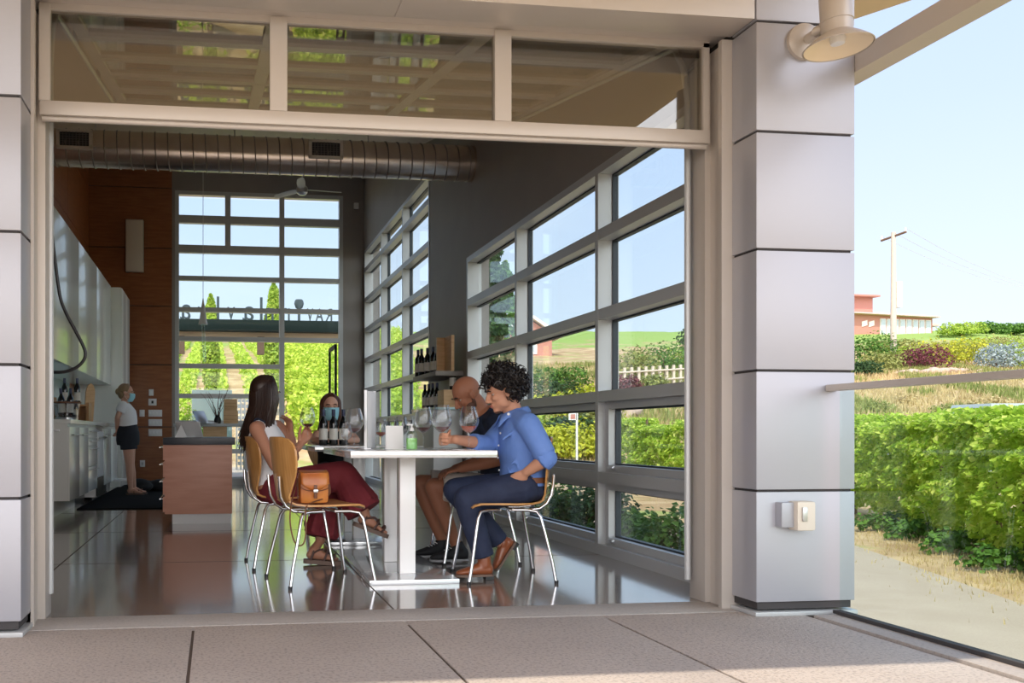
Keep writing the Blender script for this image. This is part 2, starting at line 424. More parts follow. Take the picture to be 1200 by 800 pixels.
def side_window(name, ya, yb, ztop, mull, rails, label, sash=()):
    w_ = empty(name, (XW, (ya + yb) / 2, 0), label, 'window', kind='structure')
    ys = [ya] + mull + [yb]; t = .05; d = .15
    fr = MB()
    # outer frame
    fr.box(XW - .005, XW + d, ya, yb, 0, .075); fr.box(XW - .005, XW + d, ya, yb, ztop - .055, ztop)
    fr.box(XW - .005, XW + d, yb - t, yb, .075, ztop - .055); fr.box(XW - .005, XW + d, ya, ya + t, .075, ztop - .055)
    for m_ in mull: fr.box(XW - .006, XW + d, m_ - t / 2, m_ + t / 2, .075, ztop - .055)
    fr.build('window_frame', M['frame'], w_, smooth=False)
    rl = MB()
    for (a, b) in zip(ys, ys[1:]):
        for z in rails: rl.box(XW - .004, XW + d, a + t / 2, b - t / 2, z - .038, z + .038)
    rl.build('window_rail', M['frame'], w_, smooth=False)
    gk = MB(); zz = [.075] + rails + [ztop - .055]
    for (a, b) in zip(ys, ys[1:]):
        for i, (za, zb) in enumerate(zip(zz, zz[1:])):
            za2 = za + (.038 if i else 0); zb2 = zb - (.038 if i < len(zz) - 2 else 0)
            a2, b2 = a + t / 2, b - t / 2
            if i in sash:
                sa = MB(); s_ = .05
                for q in ((a2, b2, za2, za2 + s_), (a2, b2, zb2 - s_, zb2), (a2, a2 + s_, za2 + s_, zb2 - s_), (b2 - s_, b2, za2 + s_, zb2 - s_)):
                    sa.box(XW + .05, XW + .13, q[0], q[1], q[2], q[3])
                so = sa.build('sash', M['frame'], w_, smooth=False)
                hb = MB(); yc = b2 - s_ - .06
                hb.box(XW + .03, XW + .05, yc - .05, yc + .03, za2 + .02, za2 + .045, bevel=.004); hb.box(XW + .012, XW + .032, yc - .07, yc - .05, za2 + .025, za2 + .04, bevel=.004)
                hb.build('sash_latch', M['steel'], so)
                a2 += s_; b2 -= s_; za2 += s_; zb2 -= s_
            g = .012
            for q in ((a2, b2, za2, za2 + g), (a2, b2, zb2 - g, zb2), (a2, a2 + g, za2 + g, zb2 - g), (b2 - g, b2, za2 + g, zb2 - g)):
                gk.box(XW + .10, XW + .14, q[0], q[1], q[2], q[3])
            MB().box(XW + .118, XW + .124, a2 + g, b2 - g, za2 + g, zb2 - g).build('glass_pane', M['pane'], w_, smooth=False)
    gk.build('gasket', M['frame_dk'], w_, smooth=False)
    return w_
ymul = [PX(x_, 500, XW).y for x_ in (605, 700)]
side_window('window_1', y1a, y1b, z1, [ymul[1], ymul[0]], [.55, 1.125, 1.71, 2.28], 'near gridded aluminium window wall on the right', sash=(0, 1))
ym2 = [PX(x_, 500, XW).y for x_ in (472, 447)]
side_window('window_2', y2a, y2b, z2, ym2, [.55 * i for i in range(1, 8)], 'far tall gridded aluminium window on the right')

# back window
w3 = empty('window_3', ((bx0 + bx1) / 2, YB, 0), 'tall gridded window with glass door in the back wall', 'window', kind='structure')
xm = P(330.5, 300, YB).x; xh = P(267, 300, YB).x
zr = [P(300, y_, YB).z for y_ in (464, 429, 397.5, 363.5, 327, 293, 258.5)]
fr = MB(); t = .07
fr.box(bx0, bx1, YB, YB + .14, bz1 - t, bz1); fr.box(bx0, bx0 + t, YB, YB + .14, 0, bz1 - t); fr.box(bx1 - t, bx1, YB, YB + .14, 0, bz1 - t)
fr.box(xm - .045, xm + .045, YB, YB + .14, 0, bz1 - t); fr.box(bx0 + t, bx1 - t, YB, YB + .14, 0, .08)
zz = zr[5]; fr.box(xh - .05, xh + .05, YB + .004, YB + .136, zz, bz1 - t + .01)
fr.build('window_frame', M['frame'], w3, smooth=False)
mb = MB()
for i, z in enumerate(zr):
    hh = .07 if i >= 5 else .04
    mb.box(bx0 + t, xm - .045, YB + .01, YB + .13, z - hh, z + hh)
    if i >= 2: mb.box(xm + .045, bx1 - t, YB + .01, YB + .13, z - hh, z + hh)
mb.box(bx0 + t, xm - .045, YB + .01, YB + .13, .50, .58); mb.box(bx0 + t, xm - .045, YB + .01, YB + .13, 1.02, 1.10)
mb.build('window_rail', M['frame'], w3, smooth=False)
zc = [.08] + sorted(zr) + [bz1 - t]
for za, zb in zip(zc, zc[1:]):
    MB().box(bx0 + t, xm - .05, YB + .07, YB + .076, za + .04, zb - .04).build('glass_pane', M['pane'], w3, smooth=False)
    if za > 2.4: MB().box(xm + .05, bx1 - t, YB + .07, YB + .076, za + .04, zb - .04).build('glass_pane', M['pane'], w3, smooth=False)
# glass door, standing open to the right: leaf swung outwards
d1 = empty('door_1', (bx1 - t, YB, 0), 'glass door standing open in the back window', 'door', kind='structure')
mb = MB(); za, zb = .09, zr[2] - .05; xd = bx1 - t - .02
for q in ((YB + .16, YB + 1.1, za, za + .14), (YB + .16, YB + 1.1, zb - .07, zb), (YB + .16, YB + .22, za, zb), (YB + 1.04, YB + 1.1, za, zb)):
    mb.box(xd - .04, xd, q[0], q[1], q[2], q[3])
mb.build('door_frame', M['darkgreen'], d1, smooth=False)
MB().box(xd - .024, xd - .018, YB + .22, YB + 1.04, za + .14, zb - .07).build('glass_pane', M['pane'], d1, smooth=False)
mb = MB(); mb.tube([(xd - .10, YB + .98, .9), (xd - .10, YB + .98, 1.5)], .015); mb.tube([(xd - .10, YB + .98, .95), (xd - .03, YB + .98, .95)], .01); mb.tube([(xd - .10, YB + .98, 1.45), (xd - .03, YB + .98, 1.45)], .01)
mb.build('door_handle', M['steel'], d1)

# ---- front facade
XPL = P(24.5, 500, YF).x          # left pillar's inner edge
XPR = P(886.5, 500, YF).x         # right pillar's left edge
XPE = P(1001.5, 500, YF).x        # right pillar's right edge
zl = P(940, 22, YF).z
def pillar(name, x0, x1, joints, label):
    p = empty(name, ((x0 + x1) / 2, YF, 0), label, 'pillar', kind='structure')
    MB().box(x0 + .012, x1 - .012, YF + .012, YF + .55, .03, zt).build('pillar_core', M['gap'], p, smooth=False)
    zs = [.06] + joints + [zt]
    for i, (a, b) in enumerate(zip(zs, zs[1:])):
        MB().box(x0, x1, YF, YF + .2, a + .006, b - .006, bevel=.003).build('cladding_panel', M['alu'], p)
    MB().box(x0 - .01, x1 + .01, YF - .01, YF + .2, 0, .02, bevel=.003).build('base_plate', M['frame'], p)
    return p
jr = [P(900, y_, YF).z for y_ in (575, 434, 292, 154, 25)]
pillar('column', XPR, XPE, jr, 'silver panel-clad pillar right of the opening')
pillar('column', -2.3, XPL, [P(10, y_, YF).z for y_ in (584, 427, 271, 112)], 'silver panel-clad pillar left of the opening')
# jambs
XJR = 2.50; XJL = XPL
jb = empty('door_2', (.8, YD, 0), 'glazed overhead door raised above the opening', 'door', kind='structure')
mb = MB()
mb.box(XPR - .055, XPR - .02, YF + .20, YF + .23, 0, 2.80); mb.box(XPR - .02, XPR + .3, YF + .20, YF + .36, 0, 2.80)
mb.box(XPR - .05, XPR + .3, YF + .36, YD + .12, 0, 2.80, bevel=.004)
mb.box(XPL - .3, XPL, YF + .20, YF + .36, 0, 2.80); mb.box(XPL - .02, XPL + .015, YF + .20, YF + .235, 0, 2.80)
mb.box(XPL - .3, XPL + .035, YF + .36, YD + .12, 0, 2.80, bevel=.004)
mb.build('jamb', M['champ'], jb)
# header above opening (stepped)
mb = MB()
zh1 = P(885, 22, YF).z; zh2 = P(855, 40, YF + .22).z; zh3 = P(836, 54, YF + .36).z
xj = P(472, 0, YF).x
mb.box(XPL - .2, xj - .004, YF, YF + .2, zh1, 3.6, bevel=.003); mb.box(xj + .004, XPR - .008, YF, YF + .2, zh1, 3.6, bevel=.003)
mb.build('header_panel', M['champ'], jb)
mb = MB(); mb.box(XPL - .2, XPR, YF + .2, YF + .36, zh2, 3.3, bevel=.003); mb.box(XPL - .2, XPR, YF + .36, YD + .0, zh3, 3.2, bevel=.003)
mb.box(xj - .004, xj + .004, YF + .015, YF + .2, zh1 + .004, 3.5)
mb.build('header_frame', M['champ'], jb)
# front wall above
struct(MB().box(-7, XW + .3, YF + .22, YD + .2, 3.2, zt).build('wall_front', M['champ'], smooth=False), 'front wall above the overhead door', 'wall')
struct(MB().box(-7, -2.3, YF, YD + .2, ZG, zt).build('wall_front', M['alu'], smooth=False), 'silver front wall left of the left pillar', 'wall')
struct(MB().box(XPE - .3, XPE - .02, YF + .2, YD + .3, ZG, zt).build('trim_1', M['alu'], smooth=False), 'corner return behind the right pillar', 'wall')
# overhead door lowest section
yd = YD - .06
zb0 = P(300, 152.5, yd).z; zb1 = P(300, 131, yd).z; ztop = P(300, 22, yd).z
XR_ = P(829, 150, yd).x; XL_ = P(47, 130, yd).x
def door_section(base, up, back, n_top=.05, first=False, col='champ'):
    # rectangle panel in plane spanned by X and 'up' vector; base = Vector(y,z) lower edge
    pass
sec = MB()
sec.box(XL_ + .003, XR_ - .003, yd - .03, yd + .02, zb0 + .022, zb1, bevel=.004)
sec.tube([(XL_ + .01, yd, zb0 + .012), (XR_ - .01, yd, zb0 + .012)], .014, 10)
vx = [P(x_, 100, yd).x for x_ in (60, 316, 336, 578, 597, 822)]
sec.box(XL_, vx[0], yd - .03, yd + .02, zb1, ztop); sec.box(vx[1], vx[2], yd - .03, yd + .02, zb1, ztop); sec.box(vx[3], vx[4], yd - .03, yd + .02, zb1, ztop); sec.box(vx[5], XR_, yd - .02, yd + .02, zb1, ztop)
sec.box(XL_, XR_, yd - .02, yd + .02, ztop - .02, ztop + .03)
sec.build('door_frame', M['champ'], jb)
for a, b in ((0, 1), (2, 3), (4, 5)):
    MB().box(vx[a], vx[b], yd - .003, yd + .003, zb1, ztop - .02).build('glass_pane', M['doorpane'], jb, smooth=False)
# door sections stored under the roof on sloping tracks
def tz(y): return 2.93 + .19 * (y - 4.55)
ysn = [4.50, 5.02, 5.54, 6.06, 6.58, 7.10]
for i, (ya, yb) in enumerate(zip(ysn, ysn[1:])):
    sx = MB()
    def sbox(x0, x1, y0, y1):
        sx.prism([(x0, y0, tz(y0)), (x1, y0, tz(y0)), (x1, y1, tz(y1)), (x0, y1, tz(y1))], (0, 0, .045))
    sbox(XL_ + .06, XR_ - .06, ya, ya + .05); sbox(XL_ + .06, XR_ - .06, yb - .055, yb - .005)
    for x0, x1 in ((XL_ + .06, XL_ + .12), (vx[1], vx[2]), (vx[3], vx[4]), (XR_ - .12, XR_ - .06)): sbox(x0, x1, ya + .05, yb - .055)
    so = sx.build('door_section', M['champ'], jb, smooth=False)
    for x0, x1 in ((XL_ + .12, vx[1]), (vx[2], vx[3]), (vx[4], XR_ - .12)):
        MB().prism([(x0, ya + .05, tz(ya + .05) + .02), (x1, ya + .05, tz(ya + .05) + .02), (x1, yb - .055, tz(yb - .055) + .02), (x0, yb - .055, tz(yb - .055) + .02)], (0, 0, .004)).build('glass_pane', M['doorpane'], so, smooth=False)
for x_ in (XL_ + .02, XR_ - .03):
    MB().tube([(x_, YD + .08, .1), (x_, YD + .08, 2.6), (x_, YD + .12, 2.78), (x_, YD + .22, tz(YD + .22) + .0), (x_, 7.6, tz(7.6))], .016, 8).build('door_track', M['frame'], jb)
    mb = MB()
    for y_ in (5.2, 6.2, 7.2): mb.box(x_ - .012, x_ + .012, y_ - .015, y_ + .015, tz(y_) + .01, zceil(y_))
    mb.build('track_hanger', M['frame'], jb, smooth=False)
MB().tube([(XL_ + .1, YD + .24, 3.02), (XR_ - .1, YD + .24, 3.02)], .03, 14).build('torsion_bar', M['steel'], jb)

# canopy over the terrace (roof that shades the deck)
cn = empty('canopy', (0, 2.5, 3.1), 'tan roof canopy over the terrace', 'canopy', kind='structure')
MB().prism([(-7, .96, 3.1), (XPE + .02, .96, 3.1), (XPE + .02, YF, 3.1), (-7, YF, 3.1)], (0, 0, .18)).build('canopy_slab', M['soffit'], cn, smooth=False)
_p = PZ(1003, 22, 3.13); _q = PZ(1072, -1, 3.13); _r = PZ(1110, -14, 3.13)
MB().prism([(XPE + .03, _p.y + .12, 3.13), (_p.x, _p.y, 3.13), (_q.x, _q.y, 3.13), (_r.x, _r.y, 3.13), (XPE + .03, _r.y, 3.13)], (0, 0, .12)).build('canopy_slab', M['soffit'], cn, smooth=False)
zbm = P(1002.5, 95, YF + .1).z; zbt = P(1002.5, 71, YF + .1).z
MB().box(XPE + .002, XPE + .12, .86, YF + .3, zbm, zbt + .0).build('canopy_beam', M['champ'], cn, smooth=False)

# ================================================================== terrain outside
prof = [(0, ZG), (21, ZG), (27, -.05), (31, 1.1), (42, 3.4), (60, 6.1), (80, 8.9), (120, 13.9), (200, 23.3), (230, 23)]
def hprof(r):
    for (a, za), (b, zb) in zip(prof, prof[1:]):
        if r <= b:
            t_ = (r - a) / (b - a); return za + (zb - za) * t_
    return prof[-1][1]
def hz(x_, y_):
    r = max(0.0, y_ * .992 + x_ * .127); z = hprof(r)
    if r > 26: z += (noise.noise(V((x_ * .06, y_ * .06, 0))) * .012 + noise.noise(V((x_ * .25, y_ * .25, 3))) * .004) * (r - 26) * .8
    return z
bm = bmesh.new(); rings = []
rad = [0.01, 6, 12, 18, 22] + [22 + i * 1.5 for i in range(1, 50)] + [97 + i * 6 for i in range(1, 40)]
NS = 220
for r in rad:
    rings.append([bm.verts.new((r * math.cos(2 * PI * k / NS), r * math.sin(2 * PI * k / NS), hz(r * math.cos(2 * PI * k / NS), r * math.sin(2 * PI * k / NS)) - .003)) for k in range(NS)])
for a, b in zip(rings, rings[1:]):
    for k in range(NS): bm.faces.new((a[k], a[(k + 1) % NS], b[(k + 1) % NS], b[k]))
g = MB(); g.bm.free(); g.bm = bm
def groundmat():
    m = mat('dry_grass_ground', (.34, .21, .095), .95, col2=(.58, .42, .24), nscale=1.1, bump=.6, bscale=3, detail=10)
    t_ = m.node_tree; b = t_.nodes['Principled BSDF']; lk = [l for l in t_.links if l.to_socket == b.inputs['Base Color']][0]; src = lk.from_socket
    co = t_.nodes.new('ShaderNodeTexCoord'); n1 = t_.nodes.new('ShaderNodeTexNoise'); n1.inputs['Scale'].default_value = .22; n1.inputs['Detail'].default_value = 9; n1.inputs['Roughness'].default_value = .7
    t_.links.new(co.outputs['Object'], n1.inputs['Vector'])
    sp = t_.nodes.new('ShaderNodeSeparateXYZ'); t_.links.new(co.outputs['Object'], sp.inputs[0])
    mr = t_.nodes.new('ShaderNodeMapRange'); mr.inputs[1].default_value = 6; mr.inputs[2].default_value = 14; mr.inputs[3].default_value = -.06; mr.inputs[4].default_value = .25
    t_.links.new(sp.outputs['Z'], mr.inputs[0])
    ad = t_.nodes.new('ShaderNodeMath'); t_.links.new(n1.outputs['Fac'], ad.inputs[0]); t_.links.new(mr.outputs[0], ad.inputs[1])
    r = t_.nodes.new('ShaderNodeMapRange'); r.inputs[1].default_value = .48; r.inputs[2].default_value = .58; t_.links.new(ad.outputs[0], r.inputs[0])
    mm = t_.nodes.new('ShaderNodeMixRGB'); mm.inputs[2].default_value = (.25, .36, .07, 1)
    t_.links.new(r.outputs[0], mm.inputs[0]); t_.links.new(src, mm.inputs[1]); t_.links.new(mm.outputs[0], b.inputs['Base Color'])
    return m
M['ground'] = groundmat()
struct(g.build('ground', M['ground'], local=True), 'dry grass hillside rising behind the vines', 'ground')
# road: from near right past the building
pr = [PZ(1205, 712, ZG), PZ(1002, 640, ZG), V((7.6, 13, ZG)), V((8.0, 22, ZG))]
mb = MB(); a = [mb.bm.verts.new(p) for p in [V((2.99, -6, ZG + .012)), V((5.6, -6, ZG + .012)), V((5.75, 3, ZG + .012)), V((pr[0].x, pr[0].y, ZG + .012)), V((pr[1].x, pr[1].y, ZG + .012)), V((6.0, 14, ZG + .012)), V((5.4, 21.5, ZG + .012)), V((2.0, 21.5, ZG + .012)), V((2.99, 5, ZG + .012))]]
mb.bm.faces.new(a)
struct(mb.build('road', M['asphalt'], smooth=False), 'pale dusty road beside the terrace', 'road')

# ================================================================== fixed interior things
# spiral duct
dY = 9.3; dR = .185; dZ = P(400, 186, dY).z - .0
dx1 = P(556, 186, dY).x
du = empty('spiral_duct', (1.0, dY, dZ), 'galvanised spiral air duct hanging under the ceiling', 'duct')
MB().tube([(XL + .01, dY, dZ), (dx1, dY, dZ)], dR, 40).build('duct_pipe', M['duct'], du)
mb = MB(); x_ = XL + .1
while x_ < dx1 - .05:
    mb.tube([(x_ + .045 * math.sin(k * PI / 12) * 0 + .05 * k / 24, dY + (dR + .003) * math.cos(2 * PI * k / 24), dZ + (dR + .003) * math.sin(2 * PI * k / 24)) for k in range(25)], .006, 6, cap=True); x_ += .125
mb.build('spiral_seam', M['seam'], du)
MB().lathe([(dR + .012, -.04), (dR + .012, 0), (dR - .02, .002)], (dx1, dY, dZ), 40, axis=(1, 0, 0)).build('duct_collar', M['duct'], du)
for px0, px1 in ((66, 108), (362, 402)):
    a = P(px0, 170, dY - dR - .02).x; b = P(px1, 170, dY - dR - .02).x
    zc0 = dZ - .055; mb = MB()
    for q in ((a, b, zc0 - .01, zc0 + .015), (a, b, zc0 + .155, zc0 + .18), (a, a + .03, zc0, zc0 + .17), (b - .03, b, zc0, zc0 + .17)): mb.box(q[0], q[1], dY - dR - .03, dY - dR + .03, q[2], q[3])
    v_ = mb.build('duct_vent', M['vent'], du, smooth=False)
    mb = MB(); mb.box(a + .03, b - .03, dY - dR - .005, dY - dR + .0, zc0 + .015, zc0 + .155); mb.build('vent_recess', M['gap'], v_, smooth=False)
    mb = MB(); n_ = 9
    for k in range(1, n_): xx = a + .03 + (b - a - .06) * k / n_; mb.box(xx - .003, xx + .003, dY - dR - .02, dY - dR - .006, zc0 + .015, zc0 + .155)
    for k in range(1, 6): zz_ = zc0 + .015 + .14 * k / 6; mb.box(a + .03, b - .03, dY - dR - .024, dY - dR - .02, zz_ - .002, zz_ + .002)
    mb.build('vent_grille', M['champ_dark'], v_, smooth=False)
for x_ in (-1.2, .2, 1.6): MB().tube([(x_, dY, dZ + dR), (x_, dY, zceil(dY) + .01)], .006, 6).build('hanger_rod', M['steel'], du)

# ceiling fan
fY = 13.6; fc = P(354, 222, fY)
fn = empty('ceiling_fan', fc, 'three-blade grey ceiling fan near the tall back window', 'fan')
MB().lathe([(0, -.09), (.05, -.085), (.085, -.05), (.09, .02), (.05, .07), (0, .075)], fc, 24).build('motor', M['steel'], fn)
MB().tube([fc + V((0, 0, .06)), V((fc.x, fc.y, zceil(fc.y) + .02))], .014, 10).build('down_rod', M['steel'], fn)
for an in (8, 128, 262):
    a = math.radians(an); d_ = V((math.cos(a), math.sin(a), 0)); n_ = V((-math.sin(a), math.cos(a), .25)).normalized()
    mb = MB(); mb.loft([(fc + d_ * r_, n_ * w_, V((0, 0, 1)) * .006) for r_, w_ in ((.07, .035), (.18, .06), (.40, .065), (.58, .05), (.62, .02))], 12)
    mb.build('blade', M['frame'], fn)

# pendant
pc = P(238, 348, 12.0); pb = P(238, 380, 12.0); pe = P(240, 424, 12.0)
pn = empty('pendant_lamp', pb, 'slender white glass pendant hanging before the back window', 'lamp')
MB().tube([pc, V((pc.x, pc.y, zceil(12.0) + .02))], .004, 6).build('cable', M['white'], pn)
MB().lathe([(.002, (pc - pb).z), (.02, (pc - pb).z * .7), (.055, .02), (.06, 0), (0, 0)], pb, 20).build('lamp_shade', M['white'], pn)
MB().tube([pb, pe], .022, 12).build('glass_tube', M['clearpl'], pn)

# wall speaker
a = P(147, 318, YB - .16); b = P(168, 257, YB - .16)
sp = empty('wall_speaker', (a.x, YB - .1, a.z), 'tall beige loudspeaker on the brown back wall', 'speaker')
MB().box(a.x, b.x, YB - .16, YB - .04, a.z, b.z, bevel=.015).build('cabinet', M['champ'], sp)
MB().box(a.x + .015, b.x - .015, YB - .168, YB - .16, a.z + .02, b.z - .02, bevel=.003).build('grille', M['vent'], sp)
MB().box((a.x + b.x) / 2 - .03, (a.x + b.x) / 2 + .03, YB - .04, YB, (a.z + b.z) / 2 - .05, (a.z + b.z) / 2 + .05).build('bracket', M['black'], sp)
# switches and outlets
def plate(px0, py0, px1, py1, name, label, cat, det):
    a = P(px0, py1, YB); b = P(px1, py0, YB)
    o = empty(name, ((a.x + b.x) / 2, YB - .01, (a.z + b.z) / 2), label, cat)
    MB().box(a.x, b.x, YB - .012, YB, a.z, b.z, bevel=.003).build('cover_plate', M['white'], o)
    mb = MB(); n_ = det; w_ = (b.x - a.x)
    for k in range(n_):
        cx_ = a.x + w_ * (k + .5) / n_; mb.box(cx_ - .018, cx_ + .018, YB - .018, YB - .012, a.z + (b.z - a.z) * .3, a.z + (b.z - a.z) * .7, bevel=.002)
    mb.build('rocker' if cat == 'switch' else 'socket', M['black'] if det == 1 and cat == 'thermostat' else M['frame'] if cat != 'switch' else M['paper'], o)
    return o
plate(174.5, 456, 180, 463.5, 'light_switch', 'topmost small white switch on the brown back wall', 'switch', 1)
plate(174, 467, 183.5, 475, 'thermostat', 'white thermostat with dark display under the top switch', 'thermostat', 1)
plate(163.5, 480, 169.5, 488, 'light_switch', 'small white switch left of the wide switch plates', 'switch', 1)
plate(174, 480, 190, 488, 'switch_panel', 'upper wide white switch plate of three stacked on brown wall', 'switch', 4)
plate(174, 491, 190, 499, 'switch_panel', 'middle wide white switch plate of three stacked on brown wall', 'switch', 4)
plate(174, 502.5, 190, 511, 'switch_panel', 'lowest wide white switch plate of three stacked on brown wall', 'switch', 4)
plate(164, 539, 170, 547, 'wall_outlet', 'white power outlet low on the brown back wall', 'outlet', 1)
a = P(465, 300, YB)
MB().box(P(414.5, 0, YB).x, P(420, 0, YB).x, YB - .05, YB, P(417, 245, YB).z, P(417, 238, YB).z, bevel=.01)
s_ = MB().box(P(414.5, 0, YB).x, P(420, 0, YB).x, YB - .05, YB, P(417, 245, YB).z, P(417, 238, YB).z, bevel=.01).build('motion_sensor', M['white'])
tag(s_, 'small white sensor box high on dark back wall', 'sensor')

# kitchen run on the left ------------------------------------------------
yk0 = 9.5; yk1 = 14.1; xk = P(81.5, 500, yk0).x
zk1 = P(81, 491, yk0).z; zk0 = P(81, 587, yk0).z
xu = P(63, 300, yk0).x; zu1 = P(63, 241, yk0).z; zu0 = P(63, 420, yk0).z
yu1 = PX(130, 400, xu).y
# lower cabinets: three units and a worktop
def base_unit(ya, yb, kind, label):
    o = empty('base_cabinet', ((XL + xk) / 2, (ya + yb) / 2, 0), label, 'cabinet')
    MB().box(XL + .015, xk - .02, ya + .002, yb - .002, zk0, zk1 - .045).build('body', M['cab'], o, smooth=False)
    MB().box(XL + .015, xk - .16, ya + .002, yb - .002, 0, zk0).build('plinth', M['cab'] if kind == 'end' else M['black'], o, smooth=False)
    if kind in ('door', 'end'):
        n_ = 2
        for k in range(n_):
            y0 = ya + (yb - ya) * k / n_; y1_ = ya + (yb - ya) * (k + 1) / n_
            d_ = MB().box(xk - .02, xk, y0 + .004, y1_ - .004, zk0, zk1 - .08, bevel=.002).build('door', M['cab'], o)
            mb = MB(); zz_ = zk1 - .16
            mb.tube([(xk + .03, y0 + .08, zz_), (xk + .03, y1_ - .08, zz_)], .006, 8); mb.tube([(xk, y0 + .12, zz_), (xk + .03, y0 + .12, zz_)], .005, 8); mb.tube([(xk, y1_ - .12, zz_), (xk + .03, y1_ - .12, zz_)], .005, 8)
            mb.build('handle', M['steel'], d_)
    else:
        zs_ = [zk0, zk0 + .30, zk0 + .55, zk1 - .08 - .12, zk1 - .08]
        for z0_, z1_ in zip(zs_, zs_[1:]):
            d_ = MB().box(xk - .02, xk, ya + .004, yb - .004, z0_ + .004, z1_ - .004, bevel=.002).build('drawer', M['cab'], o)
            mb = MB(); zz_ = z1_ - .04
            mb.tube([(xk + .03, ya + .06, zz_), (xk + .03, yb - .06, zz_)], .006, 8); mb.tube([(xk, ya + .1, zz_), (xk + .03, ya + .1, zz_)], .005, 8); mb.tube([(xk, yb - .1, zz_), (xk + .03, yb - .1, zz_)], .005, 8)
            mb.build('handle', M['steel'], d_)
base_unit(yk0, 10.9, 'end', 'white base cabinet at the near end of the kitchen run')
base_unit(10.9, 11.7, 'drawers', 'white drawer unit next to the near white cabinet')
# end panel handle groove
MB().box(XL + .02, xk - .16, yk0 - .006, yk0 - .0, zk1 - .12, zk1 - .11)
tag(MB().box(XL + .15, xk - .1, yk0 - .012, yk0 + .001, zk1 - .125, zk1 - .105, bevel=.003).build('towel_rail', M['steel']), 'slim steel rail on the end panel of the white cabinet', 'rail')
# dishwasher with steel frame
o = empty('dishwasher', ((XL + xk) / 2, 12.05, 0), 'under-counter dishwasher with black opening beside the drawers', 'dishwasher')
MB().box(XL + .015, xk - .02, 11.702, 12.4, .05, zk1 - .05).build('body', M['steel'], o, smooth=False)
MB().box(xk - .018, xk + .0, 11.74, 12.36, .3, zk1 - .12, bevel=.004).build('door', M['white'], o)
MB().box(xk - .018, xk - .002, 11.72, 12.38, .06, .29).build('kick_panel', M['black'], o, smooth=False)
MB().tube([(xk + .04, 11.8, zk1 - .2), (xk + .04, 12.3, zk1 - .2)], .01, 8).tube([(xk, 11.85, zk1 - .2), (xk + .04, 11.85, zk1 - .2)], .008).tube([(xk, 12.25, zk1 - .2), (xk + .04, 12.25, zk1 - .2)], .008).build('handle', M['steel'], o)
base_unit(12.402, 14.1, 'door', 'white base cabinet behind the standing woman')
tag(MB().box(XL, xk + .015, yk0 - .015, yk1, zk1 - .045, zk1, bevel=.004).build('worktop', M['cab'], smooth=True), 'long white worktop on the left kitchen run', 'worktop')
# backsplash
struct(MB().box(XL, XL + .012, yk0, yk1, zk1 + .002, zu0 + .02).build('trim_2', M['splash'], smooth=False), 'teal glass splashback between worktop and wall units', 'splashback')
# wall units
uy = [yk0, yk0 + (yu1 - yk0) / 3, yk0 + 2 * (yu1 - yk0) / 3, yu1]
ul = ['nearest tall white wall cabinet above the worktop', 'middle tall white wall cabinet above the worktop', 'farthest tall white wall cabinet above the worktop']
for (ya, yb), lb in zip(zip(uy, uy[1:]), ul):
    o = empty('wall_cabinet', ((XL + xu) / 2, (ya + yb) / 2, zu0), lb, 'cabinet')
    MB().box(XL + .015, xu - .022, ya + .001, yb - .001, zu0, zu1).build('body', M['cab'], o, smooth=False)
    MB().box(xu - .02, xu, ya + .003, yb - .003, zu0, zu1, bevel=.002).build('door', M['cab'], o)
xt = P(143, 400, yu1 + .02).x
o = empty('tall_cabinet', ((XL + xt) / 2, yu1 + .5, 0), 'full-height white cabinet at the far end of the kitchen run', 'cabinet')
yt1 = PX(152, 400, xt).y
MB().box(XL + .015, xt - .02, yu1 + .01, yt1, .0, zu1 - .01).build('body', M['cab'], o, smooth=False)
for k in range(2): MB().box(xt - .02, xt, yu1 + .012 + k * (yt1 - yu1) / 2, yu1 + (k + 1) * (yt1 - yu1) / 2 - .004, .1, zu1 - .02, bevel=.002).build('door', M['cab'], o)

# on the worktop
def bottle_mesh():
    return [(0, 0), (.034, 0), (.037, .006), (.037, .17), (.034, .195), (.016, .235), (.0145, .25), (.0145, .292), (.0155, .292), (.0155, .300), (0, .300)]
def make_bottle(name, label, cat, group=None, labelmat='label'):
    t = empty(name, (0, 0, 0), label, cat, group)
    MB().lathe(bottle_mesh(), seg=24).build('bottle_glass', M['bottle'], t, local=True)
    MB().lathe([(.0376, .045), (.0378, .05), (.0378, .135), (.0376, .14)], seg=24).build('paper_label', M[labelmat], t, local=True)
    MB().lathe([(.0152, .245), (.0165, .25), (.0163, .301), (0, .3015)], seg=20).build('capsule', M['capsule'], t, local=True)
    return t
bot0 = make_bottle('wine_bottle', 'dark wine bottle', 'bottle')
bot_used = [False]
def put_bottle(loc, label, group=None, tilt=(0, 0), s=1.0, rz=0):
    if not bot_used[0]: b = bot0; bot_used[0] = True
    else: b = copy_tree(bot0)
    b.location = loc; b.rotation_euler = (tilt[0], tilt[1], rz); b.scale = (s, s, s); b['label'] = label
    if group: b['group'] = group
    return b
